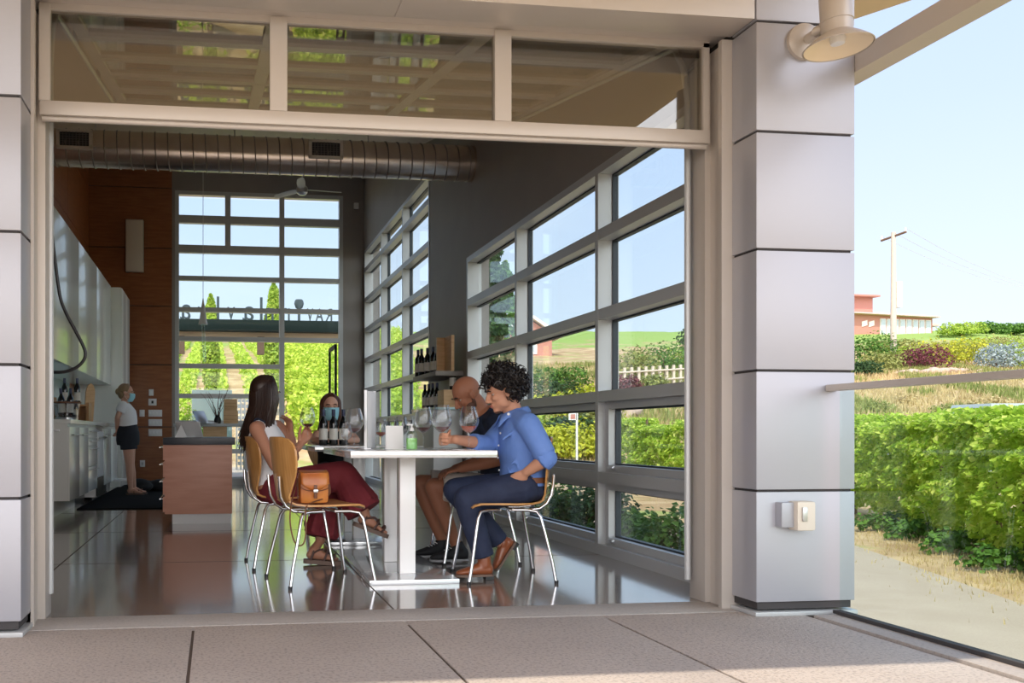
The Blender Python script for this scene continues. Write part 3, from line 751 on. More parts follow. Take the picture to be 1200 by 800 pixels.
# glass ice bucket with bottles, on the white worktop
yc = 10.15; cb = P(78, 489, yc); cb.z = zk1
o = empty('ice_bucket', cb, 'large clear ice bucket with metal rim on the white worktop', 'bucket')
br_ = .155
MB().lathe([(.10, .002), (.12, .004), (.145, .19), (.15, .19), (.124, .0), (.10, 0)], cb, 32).build('bucket_wall', M['glass'], o)
MB().lathe([(0, .001), (.124, .001), (.128, .03), (0, .03)], cb, 32).build('bucket_base', M['steel'], o)
MB().lathe([(.143, .182), (.156, .182), (.158, .20), (.145, .20)], cb, 32).build('rim', M['strap'], o)
put_bottle(cb + V((-.05, .02, .035)), 'left wine bottle standing in the clear ice bucket', s=1.05, tilt=(0, -.05))
put_bottle(cb + V((.035, .0, .035)), 'right wine bottle standing in the clear ice bucket', s=1.05, tilt=(0, .03))
put_bottle(cb + V((.09, .03, .032)), 'short wine bottle at the right rim of the ice bucket', s=.62, tilt=(0, .06))
# rack behind the bucket
o = empty('bottle_rack', cb + V((0, .35, 0)), 'wooden bottle rack behind the clear ice bucket', 'rack')
MB().box(cb.x - .2, cb.x - .17, cb.y + .2, cb.y + .45, zk1, zk1 + .22).build('side_panel', M['boardwood'], o); MB().box(cb.x + .18, cb.x + .21, cb.y + .2, cb.y + .45, zk1, zk1 + .2).build('side_panel', M['boardwood'], o)
MB().box(cb.x - .17, cb.x + .18, cb.y + .2, cb.y + .45, zk1 + .16, zk1 + .18).box(cb.x - .17, cb.x + .18, cb.y + .43, cb.y + .45, zk1 + .0, zk1 + .16).build('shelf', M['boardwood'], o)
for k in range(2): put_bottle(V((cb.x - .075 + .14 * k, cb.y + .33, zk1 + .18)), ['dark wine bottle standing left on the wooden rack', 'dark wine bottle standing right on the wooden rack'][k], s=1.0)
# leaning board
bp_ = PZ(104, 492.5, zk1) if False else P(104, 492, 10.9); bp_.z = zk1
Mx = Matrix.Translation(bp_) @ Matrix.Rotation(math.radians(28), 4, 'Z') @ Matrix.Rotation(math.radians(4), 4, 'Y')
mb = MB()
pts = [(-.10, 0), (.10, 0), (.10, .34), (.085, .39), (.05, .43), (0, .45), (-.05, .43), (-.085, .39), (-.10, .34)]
mb.prism([(x_ * .55, 0, z_) for x_, z_ in pts], (0, .03, 0)); bmesh.ops.transform(mb.bm, matrix=Mx, verts=mb.bm.verts)
tag(mb.build('cutting_board', M['lightwood'], smooth=False), 'tall light wood cutting board standing on the white worktop', 'board')
b2 = P(57.5, 489, 10.3)
tag(MB().box(b2.x - .02, b2.x + .05, 10.2, 10.5, zk1, zk1 + .26, bevel=.005).build('wooden_crate', M['boardwood']), 'brown wooden box left of the ice bucket', 'box')

# floor mat and bag
m0 = P(120, 594, 9.9)
tag(MB().box(-1.55, -.42, 10.4, 15.2, 0, .012, bevel=.004).build('floor_mat', M['blackmat']), 'long black rubber mat on the floor behind the island', 'mat')
bg_ = PZ(176, 575, .015)
mb = MB()
for k in range(9):
    a = random.random() * 6.28; mb.ell((bg_.x + .16 * math.cos(a) - .02, bg_.y + .14 * math.sin(a), .09), (.17, .13, .08 + .04 * random.random()), sub=2)
tag(mb.build('cloth_bag', M['blk'], remesh=.02, soft=4), 'black soft bag slumped on the mat by the brown wall', 'bag')
o = empty('step_stool', (P(140, 570, 13.6).x, 13.6, 0), 'small white step stool on the mat behind the standing woman', 'stool')
px_ = P(140, 570, 13.6).x
MB().box(px_ - .2, px_ + .18, 13.5, 13.8, .16, .19, bevel=.006).build('step', M['white'], o)
for sx in (-.18, .15): MB().box(px_ + sx, px_ + sx + .02, 13.52, 13.78, .012, .16).build('leg', M['white'], o)

# island ------------------------------------------------------------------
ya = PZ(232, 613, 0).y; xi0 = P(193, 560, ya - .06).x; xi1 = P(272, 560, ya - .06).x
ziT = P(232, 512.5, ya - .06).z; ziB = P(232, 521, ya - .06).z; zi0 = P(232, 602, ya - .06).z
isl = empty('island_counter', ((xi0 + xi1) / 2, ya + 1, 0), 'reddish brown island counter with dark top and white plinth', 'counter')
MB().box(xi0, xi1, ya - .06, ya + 2.2, zi0, ziB, bevel=.003).build('body', M['island'], isl)
MB().box(xi0 + .07, xi1 - .01, ya - .03, ya + 2.15, 0, zi0).build('plinth', M['white'], isl, smooth=False)
MB().box(xi0 - .015, xi1 + .03, ya - .08, ya + 2.22, ziB, ziT, bevel=.004).build('counter_top', M['countertop'], isl)
for k in range(4):
    z0_ = zi0 + .02 + k * (ziB - zi0) / 4
    d_ = MB().box(xi0 - .018, xi0, ya - .05, ya + .8, z0_, z0_ + (ziB - zi0) / 4 - .02, bevel=.002).build('drawer', M['island'], isl)
    mb = MB(); zz_ = z0_ + .12; mb.tube([(xi0 - .05, ya + .02, zz_), (xi0 - .05, ya + .6, zz_)], .006); mb.tube([(xi0 - .018, ya + .05, zz_), (xi0 - .05, ya + .05, zz_)], .005); mb.tube([(xi0 - .018, ya + .55, zz_), (xi0 - .05, ya + .55, zz_)], .005)
    mb.build('handle', M['chrome'], d_)
# tablet stand and papers on the island
q = P(224, 512, ya + .5); q.z = ziT
o = empty('tablet_stand', q, 'white tilted tablet on a stand on the island top', 'tablet')
Mt = Matrix.Translation(q) @ Matrix.Rotation(-.35, 4, 'Z') @ Matrix.Rotation(.6, 4, 'X')
MB().box(-.13, .13, -.006, .006, .0, .19, bevel=.004, Mx=Mt).build('screen_back', M['white'], o)
Mt2 = Matrix.Translation(q) @ Matrix.Rotation(-.35, 4, 'Z')
MB().box(-.05, .05, -.09, .06, .0, .012, bevel=.003, Mx=Mt2).prism([Mt2 @ V((-.04, .06, .01)), Mt2 @ V((.04, .06, .01)), Mt2 @ V((.02, -.05, .13)), Mt2 @ V((-.02, -.05, .13))], (0, 0, .008)).build('stand_foot', M['white'], o)
q2 = P(212, 512, ya + .35)
tag(MB().prism([(q2.x - .06, q2.y, ziT), (q2.x + .06, q2.y, ziT), (q2.x, q2.y + .02, ziT + .13)], (.0, .04, 0)).build('paper_tent', M['paper'], smooth=False), 'small folded white card standing left on the island top', 'card')

# back counter in front of the tall window -------------------------------
yb_ = 14.7; c0 = P(203, 497, yb_); c1 = P(292, 497, yb_); zc_ = P(250, 496, yb_).z
bc = empty('back_counter', ((c0.x + c1.x) / 2, yb_ + .3, 0), 'grey-topped counter with wood drawer before the tall back window', 'counter')
MB().box(c0.x, c1.x, yb_, yb_ + .6, zc_ - .05, zc_, bevel=.004).build('counter_top', M['greytop'], bc)
MB().box(P(238, 0, yb_).x, P(266, 0, yb_).x, yb_ + .05, yb_ + .55, P(0, 515, yb_).z, zc_ - .05).build('drawer', M['lightwood'], bc, smooth=False)
MB().box(c0.x + .02, c0.x + .08, yb_ + .05, yb_ + .55, 0, zc_ - .05).box(c1.x - .08, c1.x - .02, yb_ + .05, yb_ + .55, 0, zc_ - .05).box(c0.x + .08, c1.x - .08, yb_ + .48, yb_ + .54, 0, .1).build('leg_panel', M['frame'], bc, smooth=False)
for k, (x0, x1, y0, y1_) in enumerate([(262, 279, 496.5, 481), (262.5, 278, 481, 467)]):
    a = P(x0, y0, yb_ + .15); b = P(x1, y1_, yb_ + .15)
    z0_ = zc_ if k == 0 else zc_ + (P(0, 481, yb_ + .15).z - P(0, 496.5, yb_ + .15).z) + .001
    h_ = a.z; hh = b.z - a.z
    o = empty('wooden_crate', ((a.x + b.x) / 2, yb_ + .3, z0_), ['lower of two stacked wooden crates on the grey back counter', 'upper of two stacked wooden crates on the grey back counter'][k], 'crate', 'wooden crates')
    MB().box(a.x, b.x, yb_ + .15, yb_ + .45, z0_, z0_ + hh - .004, bevel=.004).build('box', M['lightwood'], o)
    mb = MB()
    for q_ in (.3, .62): mb.box(a.x + .002, b.x - .002, yb_ + .146, yb_ + .15, z0_ + hh * q_, z0_ + hh * q_ + .006)
    mb.build('slat_gap', M['boardwood'], o, smooth=False)
vb = P(255, 496, yb_ + .25); vb.z = zc_
o = empty('twig_vase', vb, 'dark vase with bare twigs on the grey back counter', 'vase')
MB().lathe([(0, 0), (.05, 0), (.06, .06), (.035, .13), (.04, .14), (.03, .135), (0, .02)], vb, 20).build('vase', M['black'], o)
mb = MB()
for k in range(14):
    a = random.uniform(-1, 1); l_ = random.uniform(.35, .6); p = [vb + V((0, 0, .05))]
    for j in range(1, 6): p.append(vb + V((a * .28 * (j / 5) ** 1.4 + random.uniform(-.02, .02), random.uniform(-.1, .1) * j / 5, .05 + l_ * j / 5)))
    mb.tube(p, [.006, .005, .004, .003, .003, .002], 5)
mb.build('twigs', M['bark'], o)
lp = P(243, 495, yb_ + .1); lp.z = zc_
o = empty('laptop', lp, 'open grey laptop tilted on the grey back counter', 'laptop')
Ml = Matrix.Translation(lp) @ Matrix.Rotation(.9, 4, 'Z')
MB().box(-.15, .15, -.1, .1, 0, .018, bevel=.003, Mx=Ml).build('keyboard_base', M['steel'], o)
MB().box(-.15, .15, -.004, .004, 0, .21, bevel=.003, Mx=Ml @ Matrix.Translation((0, .1, .018)) @ Matrix.Rotation(-.45, 4, 'X')).build('screen', M['steel'], o)

# shelves on the right wall between the windows ---------------------------
ys0 = 9.62; ys1 = 10.75
sh = empty('bottle_shelf', (XW - .25, 10.2, 1.56), 'grey wall shelf with dark wine bottles by the right windows', 'shelf')
xs0 = P(484, 430, ys1).x
zs1 = P(500, 437, 10.0).z; zs2 = P(500, 478, 10.0).z
MB().box(xs0, XW, ys0, ys1, zs1 - .05, zs1, bevel=.003).build('shelf_board', M['wallgrey'], sh)
MB().box(P(520, 0, ys0 + .02).x, P(531, 0, ys0 + .02).x, ys0 + .32, ys0 + .36, zs1, P(520, 393, ys0 + .1).z).box(P(529, 0, ys0 + .02).x, P(532.5, 0, ys0 + .02).x, ys0 + .02, ys0 + .36, zs1, P(520, 393, ys0 + .1).z).build('display_box', M['lightwood'], sh, smooth=False)
sc_ = empty('glass_shelf_cabinet', (XW - .25, 10.2, 0), 'grey cabinet with glass top under the bottle shelf', 'cabinet')
MB().box(P(508, 0, ys0).x, XW - .014, ys0, ys1 - .05, 0, zs2 - .03, bevel=.003).build('body', M['champ_dark'] if False else M['frame'], sc_)
MB().box(xs0 - .02, XW - .014, ys0 - .03, ys1, zs2 - .03, zs2, bevel=.003).build('top', M['splash'], sc_)
bl = ['first', 'second', 'third', 'fourth', 'fifth', 'sixth', 'seventh']
for k, px_ in enumerate([490, 494, 501, 507.5, 512.5, 518.5, 526]):
    yy = ys1 - .12 - k * .12
    b_ = P(px_, 430, yy); b_.z = zs1
    put_bottle(b_, '%s dark wine bottle from the left on the upper wall shelf' % bl[k], 'bottles on the upper wall shelf', s=1.08)
for k, px_ in enumerate([498, 502.5, 507, 512]):
    yy = ys1 - .16 - k * .13
    b_ = P(px_, 470, yy); b_.z = zs2
    put_bottle(b_, '%s dark wine bottle from the left on the glass-topped cabinet' % bl[k], 'bottles on the glass-topped cabinet', s=1.0)
a = P(514, 470, ys0 + .25); b = P(531, 470, ys0 + .25)
tag(MB().box(a.x, b.x, ys0 + .02, ys0 + .3, zs2, P(520, 457, ys0 + .15).z, bevel=.004).build('wine_crate', M['lightwood']), 'pale wooden wine crate on the glass-topped cabinet', 'crate')
b_ = P(530.5, 455, ys0 + .15); b_.z = P(520, 457, ys0 + .15).z
put_bottle(b_, 'dark wine bottle standing on the pale wine crate', s=1.0)

# hanging black hose at the left
hp = [P(x_, y_, 4.75) for x_, y_ in ((44, 150), (51, 205), (57, 245), (62, 285), (67, 325), (71, 350), (78, 368), (87, 385), (96, 402), (100, 413), (98, 422), (90, 430), (78, 435), (64, 436), (52, 434), (40, 430), (28, 424))]
sm_ = []
for i in range(len(hp) - 1):
    p0, p1, p2, p3 = hp[max(i - 1, 0)], hp[i], hp[i + 1], hp[min(i + 2, len(hp) - 1)]
    for k in range(4):
        t_ = k / 4; sm_.append(.5 * ((2 * p1) + (-p0 + p2) * t_ + (2 * p0 - 5 * p1 + 4 * p2 - p3) * t_ ** 2 + (-p0 + 3 * p1 - 3 * p2 + p3) * t_ ** 3))
sm_.append(hp[-1])
tag(MB().tube(sm_, .0085, 8).build('hanging_cable', M['black']), 'black cable hanging in a loop inside the left jamb', 'cable')

# ================================================================== furniture at the tables
def make_table(x0, x1, ya, yb, label, bx=(.868, 1.39)):
    zt_ = .765
    o = empty('table', ((x0 + x1) / 2, (ya + yb) / 2, 0), label, 'table')
    MB().box(x0, x1, ya, yb, zt_ - .04, zt_ - .006, bevel=.002).build('edge_band', M['tbase'], o)
    MB().box(x0, x1, ya, yb, zt_ - .006, zt_, bevel=.001).build('tabletop', M['tabletop'], o)
    MB().box(bx[0], bx[1], ya + .10, ya + 1.14, 0, .028, bevel=.002).build('base_plate', M['tbase'], o)
    for yy in (ya + .33, ya + .82):
        MB().box(1.09, 1.185, yy, yy + .09, .028, zt_ - .04, bevel=.004).build('leg', M['tabletop'], o)
    return o
TY = 4.9
tx0 = P(411, 530, TY).x; tx1 = P(583, 530, TY).x
make_table(tx0, tx1, TY, 6.15, 'white pedestal table with chrome edge nearest the opening')
make_table(tx0, tx1, 6.7, 7.95, 'second white pedestal table behind the first')

def make_chair(label):
    o = empty('dining_chair', (0, 0, 0), label, 'chair')
    # faces +X. one plywood shell, seat and backrest as two parts
    def shell(path, halfw, th):
        mb = MB(); n = 13; top = []; bot = []
        for i, (x_, z_) in enumerate(path):
            if i == 0: t_ = V((path[1][0] - x_, 0, path[1][1] - z_))
            elif i == len(path) - 1: t_ = V((x_ - path[i - 1][0], 0, z_ - path[i - 1][1]))
            else: t_ = V((path[i + 1][0] - path[i - 1][0], 0, path[i + 1][1] - path[i - 1][1]))
            t_.normalize(); nn = V((-t_.z, 0, t_.x)); nn = nn if nn.z > 0 or abs(nn.z) < .3 else -nn
            ra = []; rb = []
            for k in range(n):
                f = -1 + 2 * k / (n - 1); y_ = f * halfw[i][0]; c = halfw[i][1] * f * f
                p = V((x_, y_, z_)) + halfw[i][2] * c
                ra.append(mb.bm.verts.new(p)); rb.append(mb.bm.verts.new(p + V((-t_.z, 0, t_.x)) * -th))
            top.append(ra); bot.append(rb)
        m_ = len(path)
        for i in range(m_ - 1):
            for k in range(n - 1):
                mb.bm.faces.new((top[i][k], top[i][k + 1], top[i + 1][k + 1], top[i + 1][k])); mb.bm.faces.new((bot[i][k], bot[i + 1][k], bot[i + 1][k + 1], bot[i][k + 1]))
            mb.bm.faces.new((top[i][0], top[i + 1][0], bot[i + 1][0], bot[i][0])); mb.bm.faces.new((top[i][-1], bot[i][-1], bot[i + 1][-1], top[i + 1][-1]))
        for k in range(n - 1):
            mb.bm.faces.new((top[0][k], bot[0][k], bot[0][k + 1], top[0][k + 1])); mb.bm.faces.new((top[-1][k], top[-1][k + 1], bot[-1][k + 1], bot[-1][k]))
        return mb
    up = V((0, 0, 1)); fw = V((1, 0, 0))
    path = [(.245, .425), (.235, .437), (.20, .445), (.10, .440), (0, .434), (-.10, .434), (-.16, .442), (-.195, .462)]
    hw = [(.16, 0, up), (.185, 0, up), (.205, .004, up), (.215, .01, up), (.21, .014, up), (.18, .014, up), (.14, .012, up), (.115, .01, up)]
    shell(path, hw, .011).build('seat', M['ply'], o, local=True)
    path = [(-.195, .462), (-.218, .50), (-.228, .56), (-.236, .62), (-.245, .69), (-.254, .76), (-.259, .80), (-.262, .828), (-.264, .842)]
    hw = [(.115, .012, fw), (.12, .02, fw), (.155, .035, fw), (.190, .05, fw), (.215, .06, fw), (.217, .062, fw), (.205, .055, fw), (.17, .04, fw), (.10, .02, fw)]
    shell(path, hw, .011).build('backrest', M['ply'], o, local=True)
    for sy in (-1, 1):
        mb = MB()
        mb.tube([(.285, sy * .245, 0), (.262, sy * .232, .12), (.235, sy * .215, .30), (.222, sy * .205, .375), (.205, sy * .19, .408), (.16, sy * .165, .416), (.08, sy * .14, .416)], .0095, 10)
        mb.build('leg', M['chrome'], o, local=True)
        mb = MB()
        mb.tube([(-.225, sy * .235, 0), (-.205, sy * .225, .12), (-.165, sy * .205, .30), (-.148, sy * .19, .378), (-.13, sy * .17, .408), (-.08, sy * .15, .416), (0, sy * .14, .416)], .0095, 10)
        mb.build('leg', M['chrome'], o, local=True)
        mb = MB()
        mb.tube([(.02, sy * .115, .413), (-.10, sy * .11, .413), (-.165, sy * .105, .42), (-.208, sy * .10, .448), (-.238, sy * .10, .50), (-.247, sy * .105, .56), (-.250, sy * .11, .62)], .009, 10)
        mb.build('back_support', M['chrome'], o, local=True)
        for lx in ((.285, .245), (-.225, .235)):
            MB().lathe([(0, 0), (.012, 0), (.0125, .018), (0, .018)], (lx[0], sy * lx[1], 0), 12).build('foot_cap', M['black'], o, local=True)
    MB().tube([(.08, -.14, .416), (.08, .14, .416)], .008, 8).tube([(0, -.14, .416), (0, .14, .416)], .008, 8).build('cross_bar', M['chrome'], o, local=True)
    return o
ch0 = make_chair('wooden shell chair on chrome legs holding the tan handbag')
def place(o, fn, fr, label=None):
    # near-side rear and near-side front feet on the floor -> position
    return o
def set_chair(o, c, ang): o.location = (c[0], c[1], 0); o.rotation_euler = (0, 0, ang)
set_chair(ch0, (.578, 5.21), math.radians(13))
ch1 = copy_tree(ch0); ch1['label'] = 'wooden shell chair under the woman in burgundy'; set_chair(ch1, (.45, 5.88), math.radians(4))
ch2 = copy_tree(ch0); ch2['label'] = 'wooden shell chair under the man in the light blue shirt'; set_chair(ch2, (1.735, 5.185), math.radians(176))
ch3 = copy_tree(ch0); ch3['label'] = 'wooden shell chair under the bald man in navy'; set_chair(ch3, (1.77, 5.92), math.radians(178))
ch4 = copy_tree(ch0); ch4['label'] = 'wooden shell chair under the masked woman at the far table'; set_chair(ch4, (1.08, 8.28), math.radians(-92))

# ------------------------------------------------------------------ things on the tables
TZ = .766
def glass_parts(t, s, wine, level):
    prof_o = [(.0, 0), (.036, .0), (.037, .002), (.010, .006), (.0045, .012), (.0040, .05), (.0042, .085), (.012, .092), (.034, .108), (.050, .135), (.054, .155), (.051, .18), (.043, .21), (.036, .232)]
    mb = MB(); mb.lathe([(r_ * s, z_ * s) for r_, z_ in prof_o], seg=36)
    mb.lathe([(.036 * s, .232 * s), (.0352 * s, .232 * s), (.0505 * s * .99, .18 * s), (.0533 * s, .155 * s), (.0493 * s, .135 * s), (.0332 * s, .109 * s), (.011 * s, .0935 * s), (0, .0925 * s)], seg=36)
    mb.build('glass_bowl', M['glass'], t, local=True, auto=60)
    if wine:
        pr_ = [(0, .0935), (.0108, .0945), (.0325, .1095)]
        if level > .12: pr_ += [(.0325 + (.049 - .0325) * (level - .1095) / .0255, level)]
        else: pr_ += [(.040, level)]
        pr_ += [(0, level)]
        MB().lathe([(r_ * s, z_ * s) for r_, z_ in pr_], seg=32).build('wine', M[wine], t, local=True, auto=30)
gl_r = empty('wine_glass', (0, 0, 0), '', 'glass'); glass_parts(gl_r, 1.0, 'wine', .120)
gl_o = empty('wine_glass', (0, 0, 0), '', 'glass'); glass_parts(gl_o, 1.0, 'rose', .127)
gl_e = empty('wine_glass', (0, 0, 0), '', 'glass'); glass_parts(gl_e, 1.0, None, 0)
used = set()
def put_glass(src, px, Y, label, s=1.0, z=TZ, xoff=0, group=None, rot=None):
    o = src if src.name not in used else copy_tree(src)
    used.add(src.name)
    p = P(px, 520, Y); o.location = (p.x + xoff, Y, z); o.scale = (s, s, s); o['label'] = label
    if group: o['group'] = group
    if rot: o.rotation_euler = rot
    return o
put_glass(gl_o, 549.5, 5.02, 'large wine glass with rose wine at the right table end', 1.08)
put_glass(gl_r, 517.5, 5.04, 'large wine glass with red wine whose stem the blue-shirted man holds', 1.12)
put_glass(gl_r, 496, 5.28, 'large wine glass with red wine left of the held glass', 1.10)
put_glass(gl_r, 415, 5.35, 'wine glass with red wine left of the standing white menu board', 1.06)
GH = put_glass(gl_r, 360.5, 5.62, 'wine glass with red wine held up by the woman in white', .92, z=.812)
put_glass(gl_o, 446.5, 5.75, 'small wine glass with rose wine right of the white menu board', .82)
put_glass(gl_e, 406, 5.15, 'small empty glass in front of the dark wine bottles', .62)
put_glass(gl_e, 460, 5.75, 'left empty glass behind the folded white card', .86)
put_glass(gl_e, 470, 5.62, 'middle empty glass behind the folded white card', .88)
put_glass(gl_e, 479, 5.80, 'right empty glass behind the green hand sanitiser', .92)
for k, px_ in enumerate((379, 390.8, 402.5)):
    b_ = P(px_, 520, 7.35); b_.z = TZ
    put_bottle(b_, ['leftmost of three wine bottles on the second table', 'middle of three wine bottles on the second table', 'rightmost of three wine bottles on the second table'][k], 'wine bottles on the second table', s=.98)
# menu board (white, seen at an angle)
mbp = P(434, 520, 5.45)
o = empty('menu_board', (mbp.x, 5.45, TZ), 'tall white menu board with steel edge standing on the near table', 'sign')
Mm = Matrix.Translation((mbp.x, 5.45, TZ)) @ Matrix.Rotation(math.radians(62), 4, 'Z')
MB().box(-.085, .085, -.006, .006, 0, .355, bevel=.001, Mx=Mm).build('panel', M['paper'], o)
MB().box(-.092, -.085, -.009, .009, 0, .36, Mx=Mm).box(.085, .09, -.009, .009, 0, .36, Mx=Mm).build('edge_strip', M['steel'], o)
MB().box(-.09, .09, -.035, .035, 0, .006, bevel=.002, Mx=Mm).build('foot', M['steel'], o)
# card
cp = P(462, 520, 5.35); wv = .053
o = empty('tent_card', (cp.x, 5.35, TZ), 'folded white tasting card standing on the near table', 'card')
MB().prism([(cp.x - wv, 5.33, TZ), (cp.x + wv, 5.33, TZ), (cp.x + wv, 5.347, TZ + .142), (cp.x - wv, 5.347, TZ + .142)], (0, .0015, 0)).build('front_leaf', M['paper'], o, smooth=False)
MB().prism([(cp.x - wv, 5.369, TZ), (cp.x + wv, 5.369, TZ), (cp.x + wv, 5.35, TZ + .142), (cp.x - wv, 5.35, TZ + .142)], (0, .0015, 0)).build('back_leaf', M['paper'], o, smooth=False)
# sanitiser
sp_ = P(482.5, 520, 5.2)
o = empty('hand_sanitiser', (sp_.x, 5.2, TZ), 'clear pump bottle of green hand sanitiser on the near table', 'bottle')
MB().loft([((sp_.x, 5.2, TZ + z_), V((w_, 0, 0)), V((0, w_ * .62, 0))) for z_, w_ in ((0, .030), (.004, .034), (.09, .034), (.105, .026), (.112, .013))], 24).build('bottle_body', M['clearpl'], o)
MB().loft([((sp_.x, 5.2, TZ + z_), V((w_, 0, 0)), V((0, w_ * .62, 0))) for z_, w_ in ((.003, .029), (.006, .0325), (.068, .0325))], 24).build('gel', M['green_gel'], o)
MB().lathe([(.013, .110), (.014, .126), (.006, .128), (.005, .148), (0, .148)], (sp_.x, 5.2, TZ), 16).box(sp_.x - .03, sp_.x + .006, 5.194, 5.206, TZ + .143, TZ + .152, bevel=.002).build('pump', M['white'], o)
q = P(536, 523, 5.3)
tag(MB().box(q.x - .075, q.x + .06, 5.14, 5.36, TZ, TZ + .002).build('tasting_sheet', M['paper'], smooth=False), 'white paper tasting sheet lying under the man\'s forearm', 'paper')

# ================================================================== outside things
L = {}
L['vine'] = leafmat('vine_leaves', (.27, .44, .035), (.66, .80, .12), (.84, .84, .26), trans=.5)
L['green'] = leafmat('shrub_leaves', (.05, .13, .02), (.16, .32, .05))
L['yellow'] = leafmat('juniper_needles', (.36, .42, .03), (.62, .60, .06))
L['dark'] = leafmat('dark_needles', (.03, .07, .025), (.08, .15, .05))
L['purple'] = leafmat('purple_leaves', (.12, .03, .045), (.26, .08, .09))
L['blue'] = leafmat('blue_spruce_needles', (.26, .34, .36), (.48, .56, .56))
L['lime'] = leafmat('lime_leaves', (.26, .42, .05), (.50, .60, .10))
L['olive'] = leafmat('olive_leaves', (.22, .27, .07), (.42, .42, .14))
L['tan'] = leafmat('dry_grass_blades', (.50, .38, .18), (.72, .58, .32))
def leaves(mb, n, sampler, size, up=.7):
    bm_ = mb.bm
    for _ in range(n):
        p, nr_ = sampler()
        nr_ = (nr_ + V((random.gauss(0, .75), random.gauss(0, .75), random.gauss(0, .6) + up))).normalized()
        u = nr_.orthogonal().normalized(); q_ = Matrix.Rotation(random.random() * 6.28, 3, nr_); u = q_ @ u; v = nr_.cross(u)
        s = size * random.uniform(.6, 1.25)
        a = bm_.verts.new(p - u * s * .5); b = bm_.verts.new(p + v * s * .42 + nr_ * s * .10); c = bm_.verts.new(p + u * s * .6 - nr_ * s * .08); d = bm_.verts.new(p - v * s * .42 + nr_ * s * .10)
        bm_.faces.new((a, b, c, d))
    return mb
def blob_sampler(c, r, rough=.25, fill=.35, seed=0):
    c = V(c)
    def f():
        while True:
            d = V((random.gauss(0, 1), random.gauss(0, 1), random.gauss(0, 1))).normalized()
            if d.z > -.55: break
        k = 1 + rough * noise.noise(d * 2.3 + V((seed, 0, 0))) * 2
        t_ = 1 - fill * random.random() ** 2
        return c + V((d.x * r[0], d.y * r[1], d.z * r[2])) * k * t_, d
    return f
sid = [0]
def shrub(name, x_, y_, w_, d_, h_, m, label, n=900, size=.07, group=None, cat='shrub', z=None):
    sid[0] += 1
    z0_ = (hz(x_, y_) if z is None else z)
    o = empty(name, (x_, y_, z0_), label, cat, group)
    mb = MB()
    nb = 5
    for k in range(nb):
        a = 6.28 * k / nb + sid[0]; c = V((x_ + math.cos(a) * w_ * .24, y_ + math.sin(a) * d_ * .24, z0_ + h_ * (.42 + .10 * math.sin(k * 2.1 + sid[0]))))
        leaves(mb, n // nb, blob_sampler(c, (w_ * .30, d_ * .30, h_ * .52), seed=sid[0] * 3 + k), size)
    mb.build('foliage', m, o, smooth=False)
    mb = MB()
    for k in range(4):
        a = 6.28 * k / 4 + sid[0]; mb.tube([(x_, y_, z0_ - .03), (x_ + math.cos(a) * w_ * .12, y_ + math.sin(a) * d_ * .12, z0_ + h_ * .3), (x_ + math.cos(a) * w_ * .2, y_ + math.sin(a) * d_ * .2, z0_ + h_ * .6)], [.02 * h_, .014 * h_, .006 * h_], 5)
    mb.build('stem', M['bark'], o)
    return o
def tree(name, x_, y_, h_, w_, m, label, kind='cone', n=3500, size=.25, group=None):
    sid[0] += 1
    z0_ = hz(x_, y_); o = empty(name, (x_, y_, z0_), label, 'tree', group)
    def f():
        t_ = random.random() ** .75 if kind != 'round' else random.random()
        a = random.random() * 6.28
        if kind == 'cone':
            base = (1 - t_) ** .8 * (.78 + .22 * math.sin(t_ * 46)); r = w_ / 2 * (base + .03)
        elif kind == 'column': base = math.sin(min(1, t_ * 1.02) * PI) ** .45 if 0 < t_ < .98 else .1; r = w_ / 2 * base
        else:
            base = math.sqrt(max(0, 1 - (2 * t_ - 1) ** 2)); r = w_ / 2 * base
        r *= (1 + .35 * noise.noise(V((math.cos(a) * 1.5, math.sin(a) * 1.5, t_ * 6 + sid[0])))) * (1 - .5 * random.random() ** 2)
        return V((x_ + r * math.cos(a), y_ + r * math.sin(a), z0_ + h_ * ((.08 if kind != 'round' else .25) + (.92 if kind != 'round' else .75) * t_))), V((math.cos(a), math.sin(a), .2))
    leaves(MB(), n, f, size, up=.2).build('crown', m, o, smooth=False) if False else None
    mb = MB(); leaves(mb, n, f, size, up=.2); mb.build('crown', m, o, smooth=False)
    MB().tube([(x_, y_, z0_ - .1), (x_, y_, z0_ + h_ * .5), (x_, y_, z0_ + h_ * .93)], [.022 * h_, .015 * h_, .003 * h_], 8).build('trunk', M['bark'], o)
    return o

# trellised vine row on the right: one plant shape copied along the row
def make_vine(label):
    o = empty('grape_vine', (0, 0, 0), label, 'vine', 'vines of the trellised row by the road')
    mb = MB()
    def f():
        a = random.uniform(-.84, .84); t_ = random.random() ** .8
        side = random.choice((-1, 1)); w_ = .38 * (.6 + .4 * math.sin(t_ * PI)) * (1 + .9 * noise.noise(V((a * 3.5, side * 2, t_ * 6))))
        top = 1.44 + .12 * noise.noise(V((a * 3, 7, 0)))
        z_ = .12 + (top - .12) * t_
        if random.random() < .22: return V((a, random.uniform(-w_, w_), top + random.uniform(-.08, .10))), V((0, 0, 1))
        return V((a, side * w_ * (1 - .4 * random.random() ** 2), z_)), V((0, side * .8, .5))
    leaves(mb, 7600, f, .076, up=.4)
    mb.build('foliage', L['vine'], o, smooth=False, local=True)
    MB().tube([(0, 0, -.05), (.02, .02, .3), (-.02, 0, .6), (.03, 0, .95)], [.035, .028, .025, .02], 7).build('trunk', M['bark'], o, local=True)
    MB().tube([(.8, 0, -.05), (.8, 0, 1.55)], .03, 6).build('trellis_post', M['bark'], o, local=True)
    return o
vpath = [V((5.3, 3.6)), V((5.75, 8.0)), V((6.9, 13.4)), V((7.2, 18.5)), V((7.35, 24.0))]
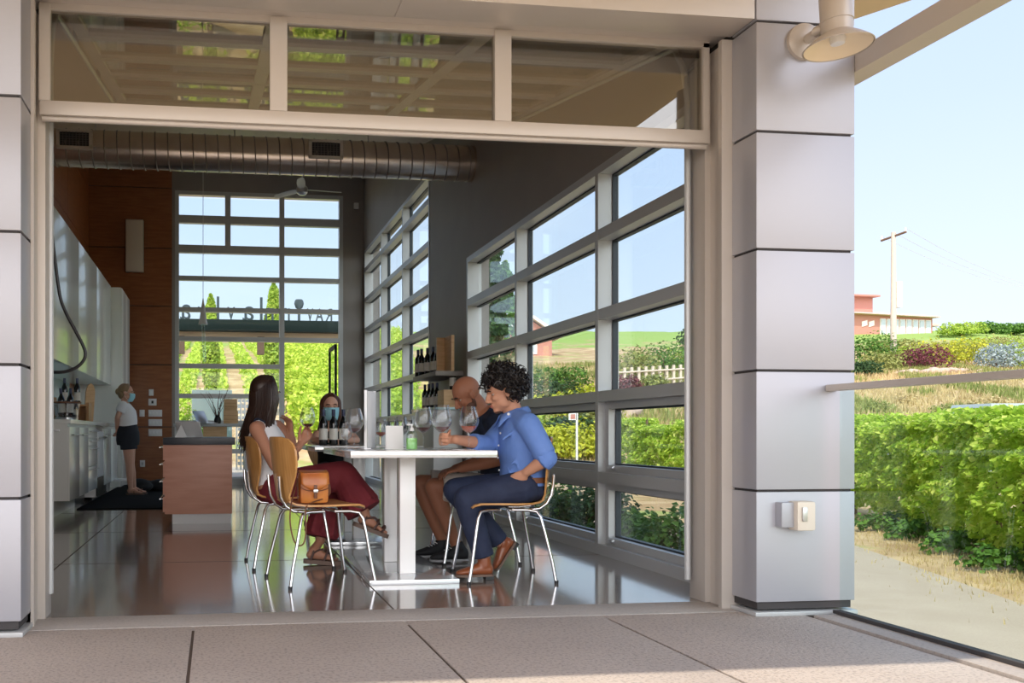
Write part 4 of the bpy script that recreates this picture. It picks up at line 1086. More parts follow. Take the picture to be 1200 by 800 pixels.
_a = PZ(1200, 676, ZG); _b = PZ(1002, 606, ZG)
vpath = [V((_a.x + .15 - .9, _a.y - 3.4)), V((_a.x + .42, _a.y)), V((_b.x + .42, _b.y)), V((_b.x + .75, _b.y + 5.5)), V((_b.x + .8, _b.y + 10.2))]
def along(path, step):
    res = []; carry = 0
    for a, b in zip(path, path[1:]):
        l_ = (b - a).length; d_ = carry
        while d_ < l_:
            p = a + (b - a) * (d_ / l_); res.append((p.x, p.y, math.atan2((b - a).y, (b - a).x))); d_ += step
        carry = d_ - l_
    return res
v0 = make_vine('leafy green grape vine'); first = True
vl = along(vpath, 1.72)
nth = ['nearest', 'second', 'third', 'fourth', 'fifth', 'sixth', 'seventh', 'eighth', 'ninth', 'tenth', 'eleventh', 'twelfth', 'thirteenth', 'fourteenth', 'fifteenth', 'sixteenth', 'seventeenth', 'eighteenth']
for k, (x_, y_, a_) in enumerate(vl):
    o = v0 if first else copy_tree(v0); first = False
    o.location = (x_, y_, hz(x_, y_)); o.rotation_euler = (0, 0, a_ + (PI if k % 2 else 0)); o.scale = (1, 1, 1.0 + .05 * math.sin(k * 2.3))
    o['label'] = 'leafy grape vine of the row beyond the road, %s from the terrace' % nth[k]
# low weeds at the row's foot
for k, (px_, py_) in enumerate([(1080, 632), (1130, 648), (1185, 668), (1040, 622)]):
    q = PZ(px_, py_, ZG); shrub('weed', q.x, q.y, 1.0, .4, .26, L['green'], ['low green weeds at the road edge, second clump from the pillar', 'low green weeds at the road edge, third clump from the pillar', 'low green weeds at the road edge, clump nearest the terrace', 'low green weeds at the road edge, clump nearest the pillar'][k], n=420, size=.07, group='weeds along the road', cat='weed')

# shrubs just outside the right windows
for k, (x_, y_, w_, h_, mk, lb) in enumerate([
    (3.75, 6.7, 1.0, .72, 'green', 'feathery green shrub outside the nearest window pane'),
    (3.65, 7.6, .9, .60, 'green', 'green shrub outside, behind the right window mullion'),
    (3.75, 8.7, 1.1, .78, 'dark', 'dark green shrub outside behind the blue-shirted man'),
    (3.7, 9.9, 1.0, .80, 'green', 'green shrub outside behind the wooden chair back'),
    (3.7, 11.4, 1.1, .7, 'olive', 'olive green shrub outside the end of the near window')]):
    shrub('shrub', x_, y_, w_, w_ * .8, h_, L[mk], lb, n=2600, size=.06)

def at(px, D, py=None):
    p = PD(px, 500, D); return p.x, p.y
# garden on the slope beyond the road, seen through the near window
gard = [
 (652, 28, 3.2, 1.0, 'yellow', 'bright yellow-green juniper low in the garden'), (680, 27.5, 2.6, .7, 'yellow', 'second yellow-green juniper beside the bright one'),
 (668, 31.5, 3.6, 1.1, 'yellow', 'wide yellow-green juniper on the upper garden terrace'), (648, 34, 2.2, 1.2, 'dark', 'dark green mound shrub above the junipers'),
 (690, 34, 2.0, 1.0, 'yellow', 'small yellow shrub by the garden rocks'), (657, 38.5, 2.6, 1.1, 'green', 'green rounded shrub high in the garden'),
 (665, 29.5, 1.6, .8, 'dark', 'blue-green shrub between the junipers'), (690, 30, 1.5, 1.0, 'olive', 'tan olive shrub right of the junipers'),
 (745, 41, 2.4, 1.5, 'olive', 'olive shrub behind the wooden fence'), (765, 37, 1.4, .9, 'olive', 'small olive shrub before the wooden fence'),
 (778, 43, 3.6, 1.6, 'green', 'green shrub left of the round tree'), (735, 36, 1.2, 1.0, 'purple', 'dusky shrub on the bank'), (805, 44, 2.4, 1.4, 'lime', 'lime shrub under the round tree'),
 (578, 33, 3.0, 1.2, 'yellow', 'yellow shrub behind the bald man'), (605, 30, 2.4, 1.0, 'lime', 'lime shrub behind the curly-haired man'), (560, 38, 3.0, 1.5, 'green', 'green shrub below the tall fir'),
]
for px_, D_, w_, h_, mk, lb in gard:
    x_, y_ = at(px_, D_); shrub('garden_shrub', x_, y_, w_, w_ * .8, h_, L[mk], lb, n=1300, size=.13)
x_, y_ = at(822, 47); tree('round_tree', x_, y_, 2.6, 2.2, L['dark'], 'small round green tree on the ridge through the near window', 'round', 1800, .16)
x_, y_ = at(573, 36); tree('fir_tree', x_, y_, 8.2, 2.6, L['dark'], 'tall dark fir through the near window by the red house', 'cone', 4200, .24)
x_, y_ = at(592, 54); tree('fir_tree', x_, y_, 6.0, 3.0, L['green'], 'green conifer left of the red gabled house', 'cone', 1800, .3)
# rocks
for k, (px_, D_, s_) in enumerate([(700, 33, .7), (688, 36.5, .6), (650, 36.5, .8), (735, 33, .6), (1012, 44, .45), (1058, 44, .4), (1070, 44.3, .45), (1082, 44.5, .4), (1094, 44.5, .45), (1106, 45, .4), (1117, 45, .45), (1128, 45.5, .35), (1150, 45, .4)]):
    x_, y_ = at(px_, D_); z_ = hz(x_, y_); mb = MB(); mb.ell((x_, y_, z_ + s_ * .2), (s_, s_ * .7, s_ * .45), sub=2)
    for v in mb.bm.verts: v.co += V((noise.noise(v.co * 1.7), noise.noise(v.co * 1.9 + V((5, 0, 0))), noise.noise(v.co * 1.5 + V((0, 9, 0))))) * s_ * .4
    wh = ['beside the garden junipers', 'above the garden junipers', 'left on the garden slope', 'on the bank before the wooden fence'] + ['in the edging under the hillside shrubs, %s from the left' % nth[q_] for q_ in range(1, 10)]
    tag(mb.build('rock', M['rock'], smooth=False), 'pale weathered rock %s' % wh[k], 'rock', 'rocks edging the hillside' if k > 3 else None)
# wooden fence on the slope
x0, y0 = at(715, 38.5); x1, y1 = at(860, 40.5)
fn_ = empty('wooden_fence', (x0, y0, hz(x0, y0)), 'low weathered wooden fence on the slope through the near window', 'fence')
for k in range(19):
    t_ = k / 18; xx, yy = x0 + (x1 - x0) * t_, y0 + (y1 - y0) * t_; MB().box(xx - .05, xx + .05, yy - .05, yy + .05, hz(xx, yy) - .05, hz(xx, yy) + .95).build('post', M['pole'], fn_, smooth=False)
mb = MB()
for h_ in (.35, .75):
    mb.tube([(x0 + (x1 - x0) * t_ / 18, y0 + (y1 - y0) * t_ / 18 - .06, hz(x0 + (x1 - x0) * t_ / 18, y0 + (y1 - y0) * t_ / 18) + h_) for t_ in range(19)], .04, 6)
mb.build('rail', M['pole'], fn_)
# garden sign
x_, y_ = at(671, 25.5); z_ = hz(x_, y_)
o = empty('garden_sign', (x_, y_, z_), 'small white garden sign with red picture on a post', 'sign')
zt_ = P(671, 484, y_).z; zb_ = P(671, 492, y_).z
MB().box(x_ - .12, x_ + .12, y_ - .02, y_, zb_, zt_).build('board', M['white'], o, smooth=False); MB().box(x_ - .07, x_ + .07, y_ - .026, y_ - .02, zb_ + .03, zt_ - .03).build('picture', M['redwall'], o, smooth=False)
MB().box(x_ + .10, x_ + .15, y_ - .02, y_ + .02, z_, zt_ + .02).build('post', M['white'], o, smooth=False)

# red gabled house through the near window
def house_gable():
    D_ = 62; a = PD(588, 405, D_); b = PD(652, 405, D_); z0_ = hz((a.x + b.x) / 2, (a.y + b.y) / 2) - .2
    o = empty('red_house', ((a.x + b.x) / 2, (a.y + b.y) / 2, z0_), 'red gabled house with white trim through the near window', 'house')
    ex = (b - a); ex.z = 0; L_ = ex.length; ex.normalize(); ey = V((-ex.y, ex.x, 0))
    za = PD(620, 392, D_).z; zp = PD(620, 373.5, D_).z; O = V((a.x, a.y, 0))
    def q(u, v, z): return O + ex * u + ey * v + V((0, 0, z))
    MB().prism([q(.3, 0, z0_), q(L_ - .3, 0, z0_), q(L_ - .3, 0, za), q(L_ / 2, 0, zp), q(.3, 0, za)], ey * 6).build('wall', M['redwall'], o, smooth=False)
    mb = MB()
    mb.prism([q(-.3, -.4, za - .25), q(L_ / 2, -.4, zp + .12), q(L_ / 2, -.4, zp + .34), q(-.3, -.4, za - .03)], ey * 6.8); mb.prism([q(L_ + .3, -.4, za - .25), q(L_ + .3, -.4, za - .03), q(L_ / 2, -.4, zp + .34), q(L_ / 2, -.4, zp + .12)], ey * 6.8)
    mb.build('roof', M['whitetrim'], o, smooth=False)
    w_ = MB().prism([q(L_ * .3, -.05, za - 1.35), q(L_ * .3 + 1.3, -.05, za - 1.35), q(L_ * .3 + 1.3, -.05, za - .2), q(L_ * .3, -.05, za - .2)], ey * .04).build('window', M['whitetrim'], o, smooth=False)
    MB().prism([q(L_ * .3 + .15, -.07, za - 1.2), q(L_ * .3 + 1.15, -.07, za - 1.2), q(L_ * .3 + 1.15, -.07, za - .35), q(L_ * .3 + .15, -.07, za - .35)], ey * .02).build('pane', M['hglass'], w_, smooth=False)
house_gable()

# long red building on the hill at the right
def hill_building():
    D_ = 118; o0 = PD(985, 395, D_); z0_ = hz(o0.x, o0.y) - 2
    ex = PD(1116, 395, D_ + 4) - o0; ex.z = 0; L_ = ex.length; ex.normalize(); ey = V((-ex.y, ex.x, 0)); O = V((o0.x, o0.y, 0))
    pxm = L_ / 131
    o = empty('hill_building', (o0.x, o0.y, z0_), 'long red building with tall windows on the hill at right', 'building')
    def q(px, v, py): return O + ex * (px - 985) * pxm + ey * v + V((0, 0, H + (HY - py) * D_ / F))
    def prism(pts, dv, name, m, par): return MB().prism(pts, ey * dv).build(name, m, par, smooth=False)
    prism([q(985, 2, 400), q(1036, 2, 400), q(1036, 2, 344), q(985, 2, 344)], 9, 'tower_wall', M['redwall'], o)
    prism([q(983, 1, 344), q(1038, 1, 344), q(1038, 1, 342), q(983, 1, 342)], 11, 'tower_roof', M['redwall'], o)
    prism([q(985, 0, 402), q(1092, 0, 402), q(1092, 0, 368), q(985, 0, 366)], 12, 'wall', M['redwall'], o)
    prism([q(983, -1, 367), q(1094, -1, 369), q(1094, -1, 367.5), q(1040, 6, 354.5), q(983, 6, 350)], 9, 'roof', M['roof'], o)
    prism([q(1092, 3, 402), q(1115, 3, 402), q(1115, 3, 375), q(1092, 3, 375)], 8, 'wing_wall', M['redwall'], o)
    prism([q(1090, 2, 375.5), q(1117, 2, 375.5), q(1116, 2, 373), q(1092, 2, 371)], 10, 'wing_roof', M['roof'], o)
    prism([q(1094, 2.9, 395), q(1106, 2.9, 395), q(1106, 2.9, 378), q(1094, 2.9, 378)], .1, 'window', M['hglass'], o)
    for k in range(8):
        a = 1030 + k * 7.6
        w_ = prism([q(a, -.1, 396), q(a + 6.4, -.1, 396), q(a + 6.4, -.1, 371.5), q(a, -.1, 371.5)], .1, 'window', M['whitetrim'], o)
        prism([q(a + .8, -.16, 395), q(a + 5.6, -.16, 395), q(a + 5.6, -.16, 372.5), q(a + .8, -.16, 372.5)], .05, 'pane', M['hglass'], w_)
    for k in range(2):
        a = 1009 + k * 8; prism([q(a, -.1, 382 + 0 * k), q(a + 6, -.1, 380), q(a + 6, -.1, 374), q(a, -.1, 376)], .1, 'window', M['whitetrim'], o)
        a = 1003 + k * 5; prism([q(a, 1.9, 352.5), q(a + 3, 1.9, 352.5), q(a + 3, 1.9, 348), q(a, 1.9, 348)], .1, 'window', M['black'], o)
hill_building()

# hillside shrubs and trees at the right
hs = [(1022, 44, 2.6, 1.9, 'green', 'green rounded tree-like shrub below the hill building'), (1033, 41, 2.0, 1.0, 'olive', 'olive shrub left of the utility pole'), (1082, 41.5, 2.6, 1.25, 'purple', 'round purple-leaved shrub right of the utility pole'),
      (1060, 44, 2.6, 1.0, 'lime', 'lime shrub behind the utility pole'), (1172, 42, 2.3, 1.4, 'blue', 'silvery blue spruce on the hillside at right'), (1118, 44, 3.6, 1.6, 'yellow', 'yellow-green shrub right of the purple one'),
      (1145, 46, 3.2, 1.5, 'olive', 'olive shrub left of the blue spruce'), (1198, 43, 2.2, 1.7, 'lime', 'lime shrub at the right frame edge'), (1100, 50, 3.6, 1.0, 'olive', 'broad olive shrub under the hill building'), (1138, 52, 3.2, 1.2, 'lime', 'pale green bushy shrub on the ridge'),
      (1175, 54, 3.2, 1.1, 'olive', 'brownish olive shrub on the ridge at right'), (1048, 56, 3.6, .9, 'olive', 'broad olive shrub below the building windows'), (1010, 38.5, 1.6, .7, 'dark', 'low dark green plant beside the pillar edge'),
      (1126, 95, 5, 1.6, 'lime', 'pale tree right of the hill building'), (1155, 100, 5, 1.4, 'green', 'green tree on the far ridge at right'), (1190, 105, 6, 1.5, 'green', 'farthest green tree on the right ridge')]
for px_, D_, w_, h_, mk, lb in hs:
    D_ *= 1.13; w_ *= 1.08
    x_, y_ = at(px_, D_); shrub('hillside_shrub', x_, y_, w_, w_ * .8, h_, L[mk], lb, n=1500, size=.11 * D_ / 42)
for k, (px_, py_, s_) in enumerate([(1104, 453, .3), (1030, 468, .25), (1140, 466, .3), (1170, 455, .3), (1060, 455, .25)]):
    D_ = 33 + k * .6; x_, y_ = at(px_, D_); shrub('grass_tuft', x_, y_, .9, .7, .4, L['olive' if k < 2 else 'tan'], 'small grass tuft on the dry slope above the glass railing, %s' % ['right of the purple shrub', 'nearest the pillar', 'below the blue spruce', 'at the right frame edge', 'under the utility pole'][k], n=220, size=.1, group='tufts on the dry slope', cat='grass')

# dry grass blades over the slope and the verge: nobody could count them
def blades(n, fpos, hh, m, label):
    mb = MB(); bm_ = mb.bm
    for _ in range(n):
        x_, y_ = fpos(); z_ = hz(x_, y_); h_ = hh * random.uniform(.5, 1.3); a = random.random() * 6.28; w_ = h_ * .16
        dx, dy = math.cos(a) * w_, math.sin(a) * w_; lx, ly = random.gauss(0, .3) * h_, random.gauss(0, .3) * h_
        bm_.faces.new((bm_.verts.new((x_ - dx, y_ - dy, z_ - .02)), bm_.verts.new((x_ + dx, y_ + dy, z_ - .02)), bm_.verts.new((x_ + lx, y_ + ly, z_ + h_))))
    return tag(mb.build('dry_grass', m, smooth=False), label, 'grass', kind='stuff')
def fslope():
    D_ = 21 + 30 * random.random() ** .8; px_ = random.uniform(620, 860) if random.random() < .4 else random.uniform(985, 1215); q = PD(px_, 500, D_); return q.x + random.gauss(0, .3), q.y
def fclump():
    while True:
        x_, y_ = fslope()
        if noise.noise(V((x_ * .35, y_ * .35, 8))) > .08: return x_, y_
blades(26000, fslope, .22, L['tan'], 'tan dry grass growing over the slope beyond the vines')
blades(16000, fclump, .30, L['olive'], 'olive green grass growing in patches on the dry slope')
def fverge():
    i = random.randrange(len(vpath) - 1); p = vpath[i].lerp(vpath[i + 1], random.random()); return p.x - .35 - abs(random.gauss(0, .5)), p.y
blades(9000, fverge, .05, L['tan'], 'short tan grass on the verge between road and vines')

# utility pole
D_ = 50; x_, y_ = at(1047, D_); zb_ = hz(x_, y_); zt_ = H + (508 - 272) * D_ / F
o = empty('utility_pole', (x_, y_, zb_), 'weathered utility pole with slanted crossarm and wires on the hill', 'pole')
MB().tube([(x_, y_, zb_ - .2), (x_, y_, zt_)], [.17, .11], 12).build('pole', M['pole'], o)
ca = PD(1032.5, 282, D_ + .6); cb_ = PD(1062, 271.5, D_ - .6)
MB().tube([ca, cb_], .065, 8).build('crossarm', M['bark'], o)
for f_ in (.03, .5, .97):
    c_ = ca.lerp(cb_, f_); MB().lathe([(0, 0), (.05, 0), (.06, .08), (.04, .14), (.05, .2), (0, .22)], c_ + V((0, 0, .05)), 10).build('insulator', M['white'], o)
MB().box(x_ + .12, x_ + .42, y_ - .15, y_ + .15, H + (508 - 360) * D_ / F, H + (508 - 330) * D_ / F).build('conduit_box', M['whitetrim'], o, smooth=False)
mb = MB()
for f_ in (.03, .5, .97):
    s_ = ca.lerp(cb_, f_) + V((0, 0, .22)); e_ = PD(1420, 305 + 12 * f_, 75)
    mb.tube([s_.lerp(e_, t_ / 14) - V((0, 0, 3.0 * (1 - (2 * t_ / 14 - 1) ** 2))) for t_ in range(15)], .011, 4)
mb.build('wires', M['frame'], o)

# parked vehicle behind the vines
D_ = 23.5; q = PD(1164, 485, D_)
zr_ = H + (508 - 473.5) * D_ / F
cx_, cy_ = q.x, q.y
o = empty('parked_car', (cx_, cy_, ZG), 'blue-grey parked car whose roof shows above the vines', 'car')
Mc = Matrix.Translation((cx_, cy_, ZG)) @ Matrix.Rotation(-.15, 4, 'Z')
hh = zr_ - ZG
mb = MB(); mb.prism([Mc @ V(p) for p in [(-2.2, -.85, .35), (2.2, -.85, .35), (2.25, -.85, .8), (1.2, -.85, 1.05), (-2.15, -.85, 1.1), (-2.25, -.85, .8)]], Mc.to_3x3() @ V((0, 1.7, 0))); mb.build('body', M['carpaint'], o, smooth=False)
mb = MB(); mb.prism([Mc @ V(p) for p in [(-1.0, -.75, 1.08), (.95, -.75, 1.04), (.45, -.72, hh - .1), (-.55, -.72, hh - .1)]], Mc.to_3x3() @ V((0, 1.46, 0))); mb.build('cabin_windows', M['hglass'], o, smooth=False)
mb = MB(); mb.prism([Mc @ V(p) for p in [(-.62, -.76, hh - .1), (.50, -.76, hh - .1), (.42, -.72, hh), (-.55, -.72, hh)]], Mc.to_3x3() @ V((0, 1.5, 0))); mb.build('roof', M['carpaint'], o, smooth=False)
for wx in (-1.4, 1.4):
    for wy in (-.82, .82):
        MB().lathe([(0, -.1), (.33, -.1), (.35, 0), (.33, .1), (0, .1)], Mc @ V((wx, wy, .34)), 20, axis=Mc.to_3x3() @ V((0, 1, 0))).build('wheel', M['black'], o)

# ------------------------------------------------------------------ behind the back window
# vineyard rows on the hill
def hill_row(p0, p1, w_, h_, n, label, grp, size=.5):
    o = None
    mb = MB(); p0 = V(p0); p1 = V(p1)
    def f():
        t_ = random.random(); p = p0.lerp(p1, t_); s_ = random.uniform(-1, 1)
        dx = (p1 - p0).normalized(); nx = V((-dx.y, dx.x))
        x_, y_ = p.x + nx.x * w_ * s_ * .5, p.y + nx.y * w_ * s_ * .5
        return V((x_, y_, hz(x_, y_) + random.random() * h_ * (1 - .4 * s_ * s_))), V((0, -.6, .6))
    leaves(mb, n, f, size, up=.3)
    o = mb.build('vine_row', L['vine'], smooth=False)
    return tag(o, label, 'vine row', grp)
lefts = [-9, -6.5, -4, -1.5, 1.0, 3.6]
for k in range(9):
    x_ = -5.2 + k * 1.35
    hill_row((x_, max(36, (x_ - .5) / .050)), (x_ * 1.02, 118), .62, .95, 4200, 'green vineyard row running straight up the hill, %s from the left' % nth[k], 'vineyard rows running up the hill', .2)
for k in range(13):
    y_ = 29.5 + k * 3.1 * (1 + k * .06)
    hill_row((1.0 + y_ * .054, y_), (y_ * .20 + 1, y_ + 1.2), 2.0, 1.4, 5200, 'green vineyard row crossing the slope behind the glass door, %s up the hill' % nth[k], 'vineyard rows crossing the slope', .16)
def zpx(py, D): return H + (HY - py) * D / F
# cypresses
for px_, pt, D_, w_, lb in ((247, 345, 33, .85, 'narrow green cypress left of the letters through the back window'), (320.5, 331, 33, .95, 'narrow green cypress right, through the back window')):
    x_, y_ = at(px_, D_); hh = zpx(pt, D_) - hz(x_, y_)
    tree('cypress', x_, y_, hh, w_ * .72, L['lime'], lb, 'column', 4200, .13)
x_, y_ = at(216, 26); shrub('garden_bush', x_, y_, 2.0, 1.6, 2.2, L['vine'], 'leafy green bush through the left of the back window', n=2600, size=.11)
x_, y_ = at(217, 18.0); shrub('garden_bush', x_, y_, .9, .8, 1.3, L['vine'], 'low green bush outside behind the island', n=1400, size=.08, z=-.03)
# sign beam with standing letters
D_ = 20.5; Yb = 20.0
xa = P(196, 380, Yb).x; xb = P(430, 380, Yb).x
zb0_ = P(300, 388, Yb).z; zb1_ = P(300, 374.5, Yb).z
sg = empty('letter_sign', ((xa + xb) / 2, Yb, zb0_), 'dark beam with standing letters outside the back window, seen from behind', 'sign')
MB().box(xa, xb, Yb, Yb + .25, zb0_, zb1_, bevel=.01).build('beam', M['darkgreen'], sg)
def letter(ch, px, h_px, w_px, par):
    cu = bpy.data.curves.new('l', 'FONT'); cu.body = ch; cu.size = 1; cu.extrude = .04; cu.align_x = 'CENTER'
    t_ = bpy.data.objects.new('l', cu); C.objects.link(t_)
    dg = bpy.context.evaluated_depsgraph_get(); me = bpy.data.meshes.new_from_object(t_.evaluated_get(dg))
    bpy.data.objects.remove(t_); bpy.data.curves.remove(cu)
    xs_ = [v.co.x for v in me.vertices]; ys_ = [v.co.y for v in me.vertices]
    h_ = h_px * Yb / F; w_ = w_px * Yb / F; cx_ = P(px, 370, Yb).x
    for v in me.vertices:
        u = (v.co.x - (min(xs_) + max(xs_)) / 2) / (max(xs_) - min(xs_)) * w_; z_ = (v.co.y - min(ys_)) / (max(ys_) - min(ys_)) * h_; dz = v.co.z
        v.co = (cx_ - u - par.location.x, Yb + .12 + dz - par.location.y, zb1_ + z_ - par.location.z)
    me.name = 'letter'; me.materials.append(M['letter']); o = bpy.data.objects.new('letter', me); C.objects.link(o); o.parent = par; return o
for ch, px_, hp_, wp_ in (('a', 217, 17, 12), ('r', 234, 15, 6), ('l', 255.5, 27, 3), ('v', 271, 15, 9), ('a', 291, 16, 13), ('l', 306.5, 27, 3), ('n', 316, 15, 10), ('n', 336, 15, 8), ('V', 364, 15, 7), ('A', 375, 15, 9), ('R', 386, 15, 8)):
    letter(ch, px_, hp_, wp_, sg)
ic = P(351, 355, Yb)
MB().tube([(ic.x, Yb + .12, zb1_), (ic.x, Yb + .12, ic.z - .1)], .03, 8).loft([((ic.x + dx, Yb + .12, ic.z + z_), V((r_, 0, 0)), V((0, .04, 0))) for dx, z_, r_ in ((0, -.13, .02), (.0, -.09, .08), (0, 0, .11), (0, .07, .095), (0, .10, .07))], 16).build('glass_emblem', M['letter'], sg)
za_ = P(300, 399.5, Yb + .3).z; zb_ = P(300, 388.5, Yb + .3).z
tb = empty('timber_beam', ((xa + xb) / 2, Yb + .45, za_), 'tan timber beam under the dark letter beam', 'beam')
MB().box(xa, xb, Yb + .3, Yb + .6, za_, zb_ + .02, bevel=.01).build('beam', M['tanbeam'], tb)
for px_ in (212, 306): MB().box(P(px_ - 4, 0, Yb).x, P(px_ + 4, 0, Yb).x, Yb + .1, Yb + .3, P(0, 411, Yb).z, P(0, 389, Yb).z - .01).build('bracket', M['bark'], tb, smooth=False)
for px_ in (190, 418): MB().box(P(px_ - 3, 0, Yb).x, P(px_ + 3, 0, Yb).x, Yb + .3, Yb + .5, ZG, za_).build('post', M['tanbeam'], tb, smooth=False)
# mint screen and patio floor
a = P(225, 497, 18.5); b = P(272, 457, 18.5)
sc2 = empty('patio_screen', ((a.x + b.x) / 2, 18.5, 0), 'pale mint screen panel on the patio outside the back window', 'screen')
MB().box(a.x, b.x, 18.5, 18.54, .1, b.z, bevel=.005).build('panel', M['mint'], sc2)
for x_ in (a.x + .05, b.x - .05): MB().box(x_ - .03, x_ + .03, 18.54, 18.6, ZG + .3, b.z).build('post', M['whitetrim'], sc2, smooth=False)
struct(MB().box(-8, 8, YB + .2, 24, ZG, -.03).build('patio', M['asphalt'], smooth=False), 'pale paved patio outside the back window', 'patio')
wx_, wy_ = P(290, 480, 18.9).x, 18.9
ps = empty('perforated_screen', (wx_, wy_, -.03), 'white perforated screen beside the mint panel outside', 'screen')
mb = MB()
for i in range(8):
    for j in range(12): mb.box(wx_ - .2 + i * .085, wx_ - .2 + i * .085 + .045, wy_, wy_ + .02, .2 + j * .12, .2 + j * .12 + .07)
for i in range(9): mb.box(wx_ - .24 + i * .085, wx_ - .24 + i * .085 + .03, wy_, wy_ + .02, .1, 1.62)
mb.build('screen_mesh', M['whitetrim'], ps, smooth=False)

# ------------------------------------------------------------------ terrace: glass rail, lamp, plate
xr = PZ(962, 716, 0).x
rg = empty('glass_railing', (xr, 2, 0), 'frameless glass railing with bronze-grey handrail at the terrace edge', 'railing')
yg0 = YF - .015 - .03
MB().box(xr - .006, xr + .006, -3.5, yg0 - .02, .013, 1.06).build('glass_panel', M['rail_glass'], rg, smooth=False)
MB().box(xr - .035, xr + .028, -3.5, YF - .004, 1.062, 1.092, bevel=.004).build('handrail', M['champ'], rg)
MB().box(xr - .02, xr + .02, -3.5, yg0 + .01, .0125, .03, bevel=.002).build('base_channel', M['gap'], rg, smooth=False)
# wall lamp
lc = P(981, 60, YF - .30); dk_ = V((.10, -.10, -.985)).normalized()
wlp = empty('wall_lamp', P(941, 52, YF), 'beige gooseneck barn lamp high on the right pillar', 'lamp')
tilt = V((.03, -.05, -1)).normalized(); dc = P(982, 54, YF - .30)
MB().lathe([(.140, -.008), (.137, 0), (.110, .024), (.070, .052), (.064, .056), (.064, .105), (.068, .107), (.068, .113), (.064, .115), (.064, .27), (.060, .275), (0, .275)], dc, 40, axis=-tilt).build('lamp_shade', M['champ'], wlp)
MB().lathe([(.135, -.005), (.106, .018), (.062, .046), (0, .048)], dc, 40, axis=-tilt).build('reflector', M['lampin'], wlp)
MB().lathe([(.138, -.008), (.142, -.005), (.138, -.002)], dc, 40, axis=-tilt).build('rim', M['champ'], wlp)
MB().lathe([(0, .0), (.028, .005), (.033, .03), (.018, .06), (0, .065)], dc - tilt * .005, 20, axis=-tilt).build('bulb', M['white'], wlp)
b0 = P(941, 50, YF)
MB().lathe([(0, 0), (.085, 0), (.085, .02), (.06, .035), (0, .04)], b0, 28, axis=(0, -1, 0)).build('wall_plate', M['champ'], wlp)
MB().tube([b0 + V((0, -.03, 0)), b0 + V((.01, -.12, .01)), dc - tilt * .09 + V((-.05, .06, 0)), dc - tilt * .10], .024, 12).build('arm', M['champ'], wlp)
# door control on pillar
a = P(910, 617, YF - .01); b = P(922, 588, YF - .01); c_ = P(949, 622, YF - .03); d_ = P(925, 586, YF - .03)
dc_ = empty('door_control', ((a.x + c_.x) / 2, YF - .03, a.z), 'small control box with translucent amber cover on the pillar', 'switch box')
MB().box(a.x, b.x + .01, YF - .05, YF, a.z, b.z, bevel=.004).build('back_box', M['alu'], dc_)
MB().box(b.x + .01, c_.x, YF - .075, YF - .001, c_.z + .005, b.z + .006, bevel=.012).build('cover', M['vent'], dc_)
MB().box(b.x + .03, b.x + .055, YF - .085, YF - .075, c_.z + .05, b.z - .02, bevel=.004).build('key_switch', M['steel'], dc_)

# ================================================================== people
def frame(F_, U_=V((0, 0, 1))):
    F_ = V(F_).normalized(); L_ = V(U_).cross(F_).normalized(); U_ = F_.cross(L_).normalized()
    return F_, L_, U_
def rot(F_, L_, U_): return Matrix((F_, L_, U_)).transposed()
class Head:
    def __init__(s, c, F_, U_=(0, 0, 1), k=1.0):
        s.c = V(c); s.F, s.L, s.U = frame(F_, V(U_)); s.k = k; s.R = rot(s.F, s.L, s.U)
    def p(s, f, l, u): return s.c + (s.F * f + s.L * l + s.U * u) * s.k
    def e(s, mb, f, l, u, r, sub=3): mb.ell(s.p(f, l, u), tuple(q * s.k for q in r), s.R, sub)
    def prims(s, mb, ears=True):
        s.e(mb, -.015, 0, .034, (.098, .076, .089)); s.e(mb, .018, 0, -.035, (.070, .060, .084)); s.e(mb, .060, 0, -.098, (.026, .027, .021), 2)
        for d in (-1, 1):
            s.e(mb, .055, d * .036, -.022, (.028, .025, .026), 2); s.e(mb, .01, d * .046, -.062, (.045, .017, .034), 2)
            if ears: s.e(mb, -.006, d * .080, -.008, (.019, .010, .032), 2); s.e(mb, -.020, d * .088, .002, (.009, .009, .027), 2)
            s.e(mb, .098, d * .011, -.038, (.010, .008, .008), 2)
        s.e(mb, .076, 0, .024, (.016, .050, .013), 2)
        mb.limb([s.p(.086, 0, .012), s.p(.100, 0, -.014), s.p(.108, 0, -.032)], [.008 * s.k, .010 * s.k, .012 * s.k], 12)
        s.e(mb, .083, 0, -.060, (.014, .025, .008), 2); s.e(mb, .081, 0, -.073, (.013, .022, .008), 2)
    def face(s, par, lips=True, eyes=True):
        if lips:
            mb = MB(); s.e(mb, .089, 0, -.062, (.011, .022, .0045), 2); s.e(mb, .087, 0, -.071, (.011, .019, .005), 2); mb.build('lips', M['lip'], par)
        if eyes:
            for d in (-1, 1):
                mb = MB(); s.e(mb, .062, d * .031, .001, (.012, .013, .007), 2); e_ = mb.build('eye', M['eye'], par)
                mb = MB(); s.e(mb, .0715, d * .031, .0, (.004, .0055, .0055), 2); mb.build('iris', M['iris'], e_)
        for d in (-1, 1):
            mb = MB(); mb.tube([s.p(.080, d * .052, .024), s.p(.090, d * .034, .031), s.p(.090, d * .016, .027)], [.003 * s.k, .005 * s.k, .004 * s.k], 6); mb.build('eyebrow', M['hair_k'] if not hasattr(s, 'brow') else s.brow, par)
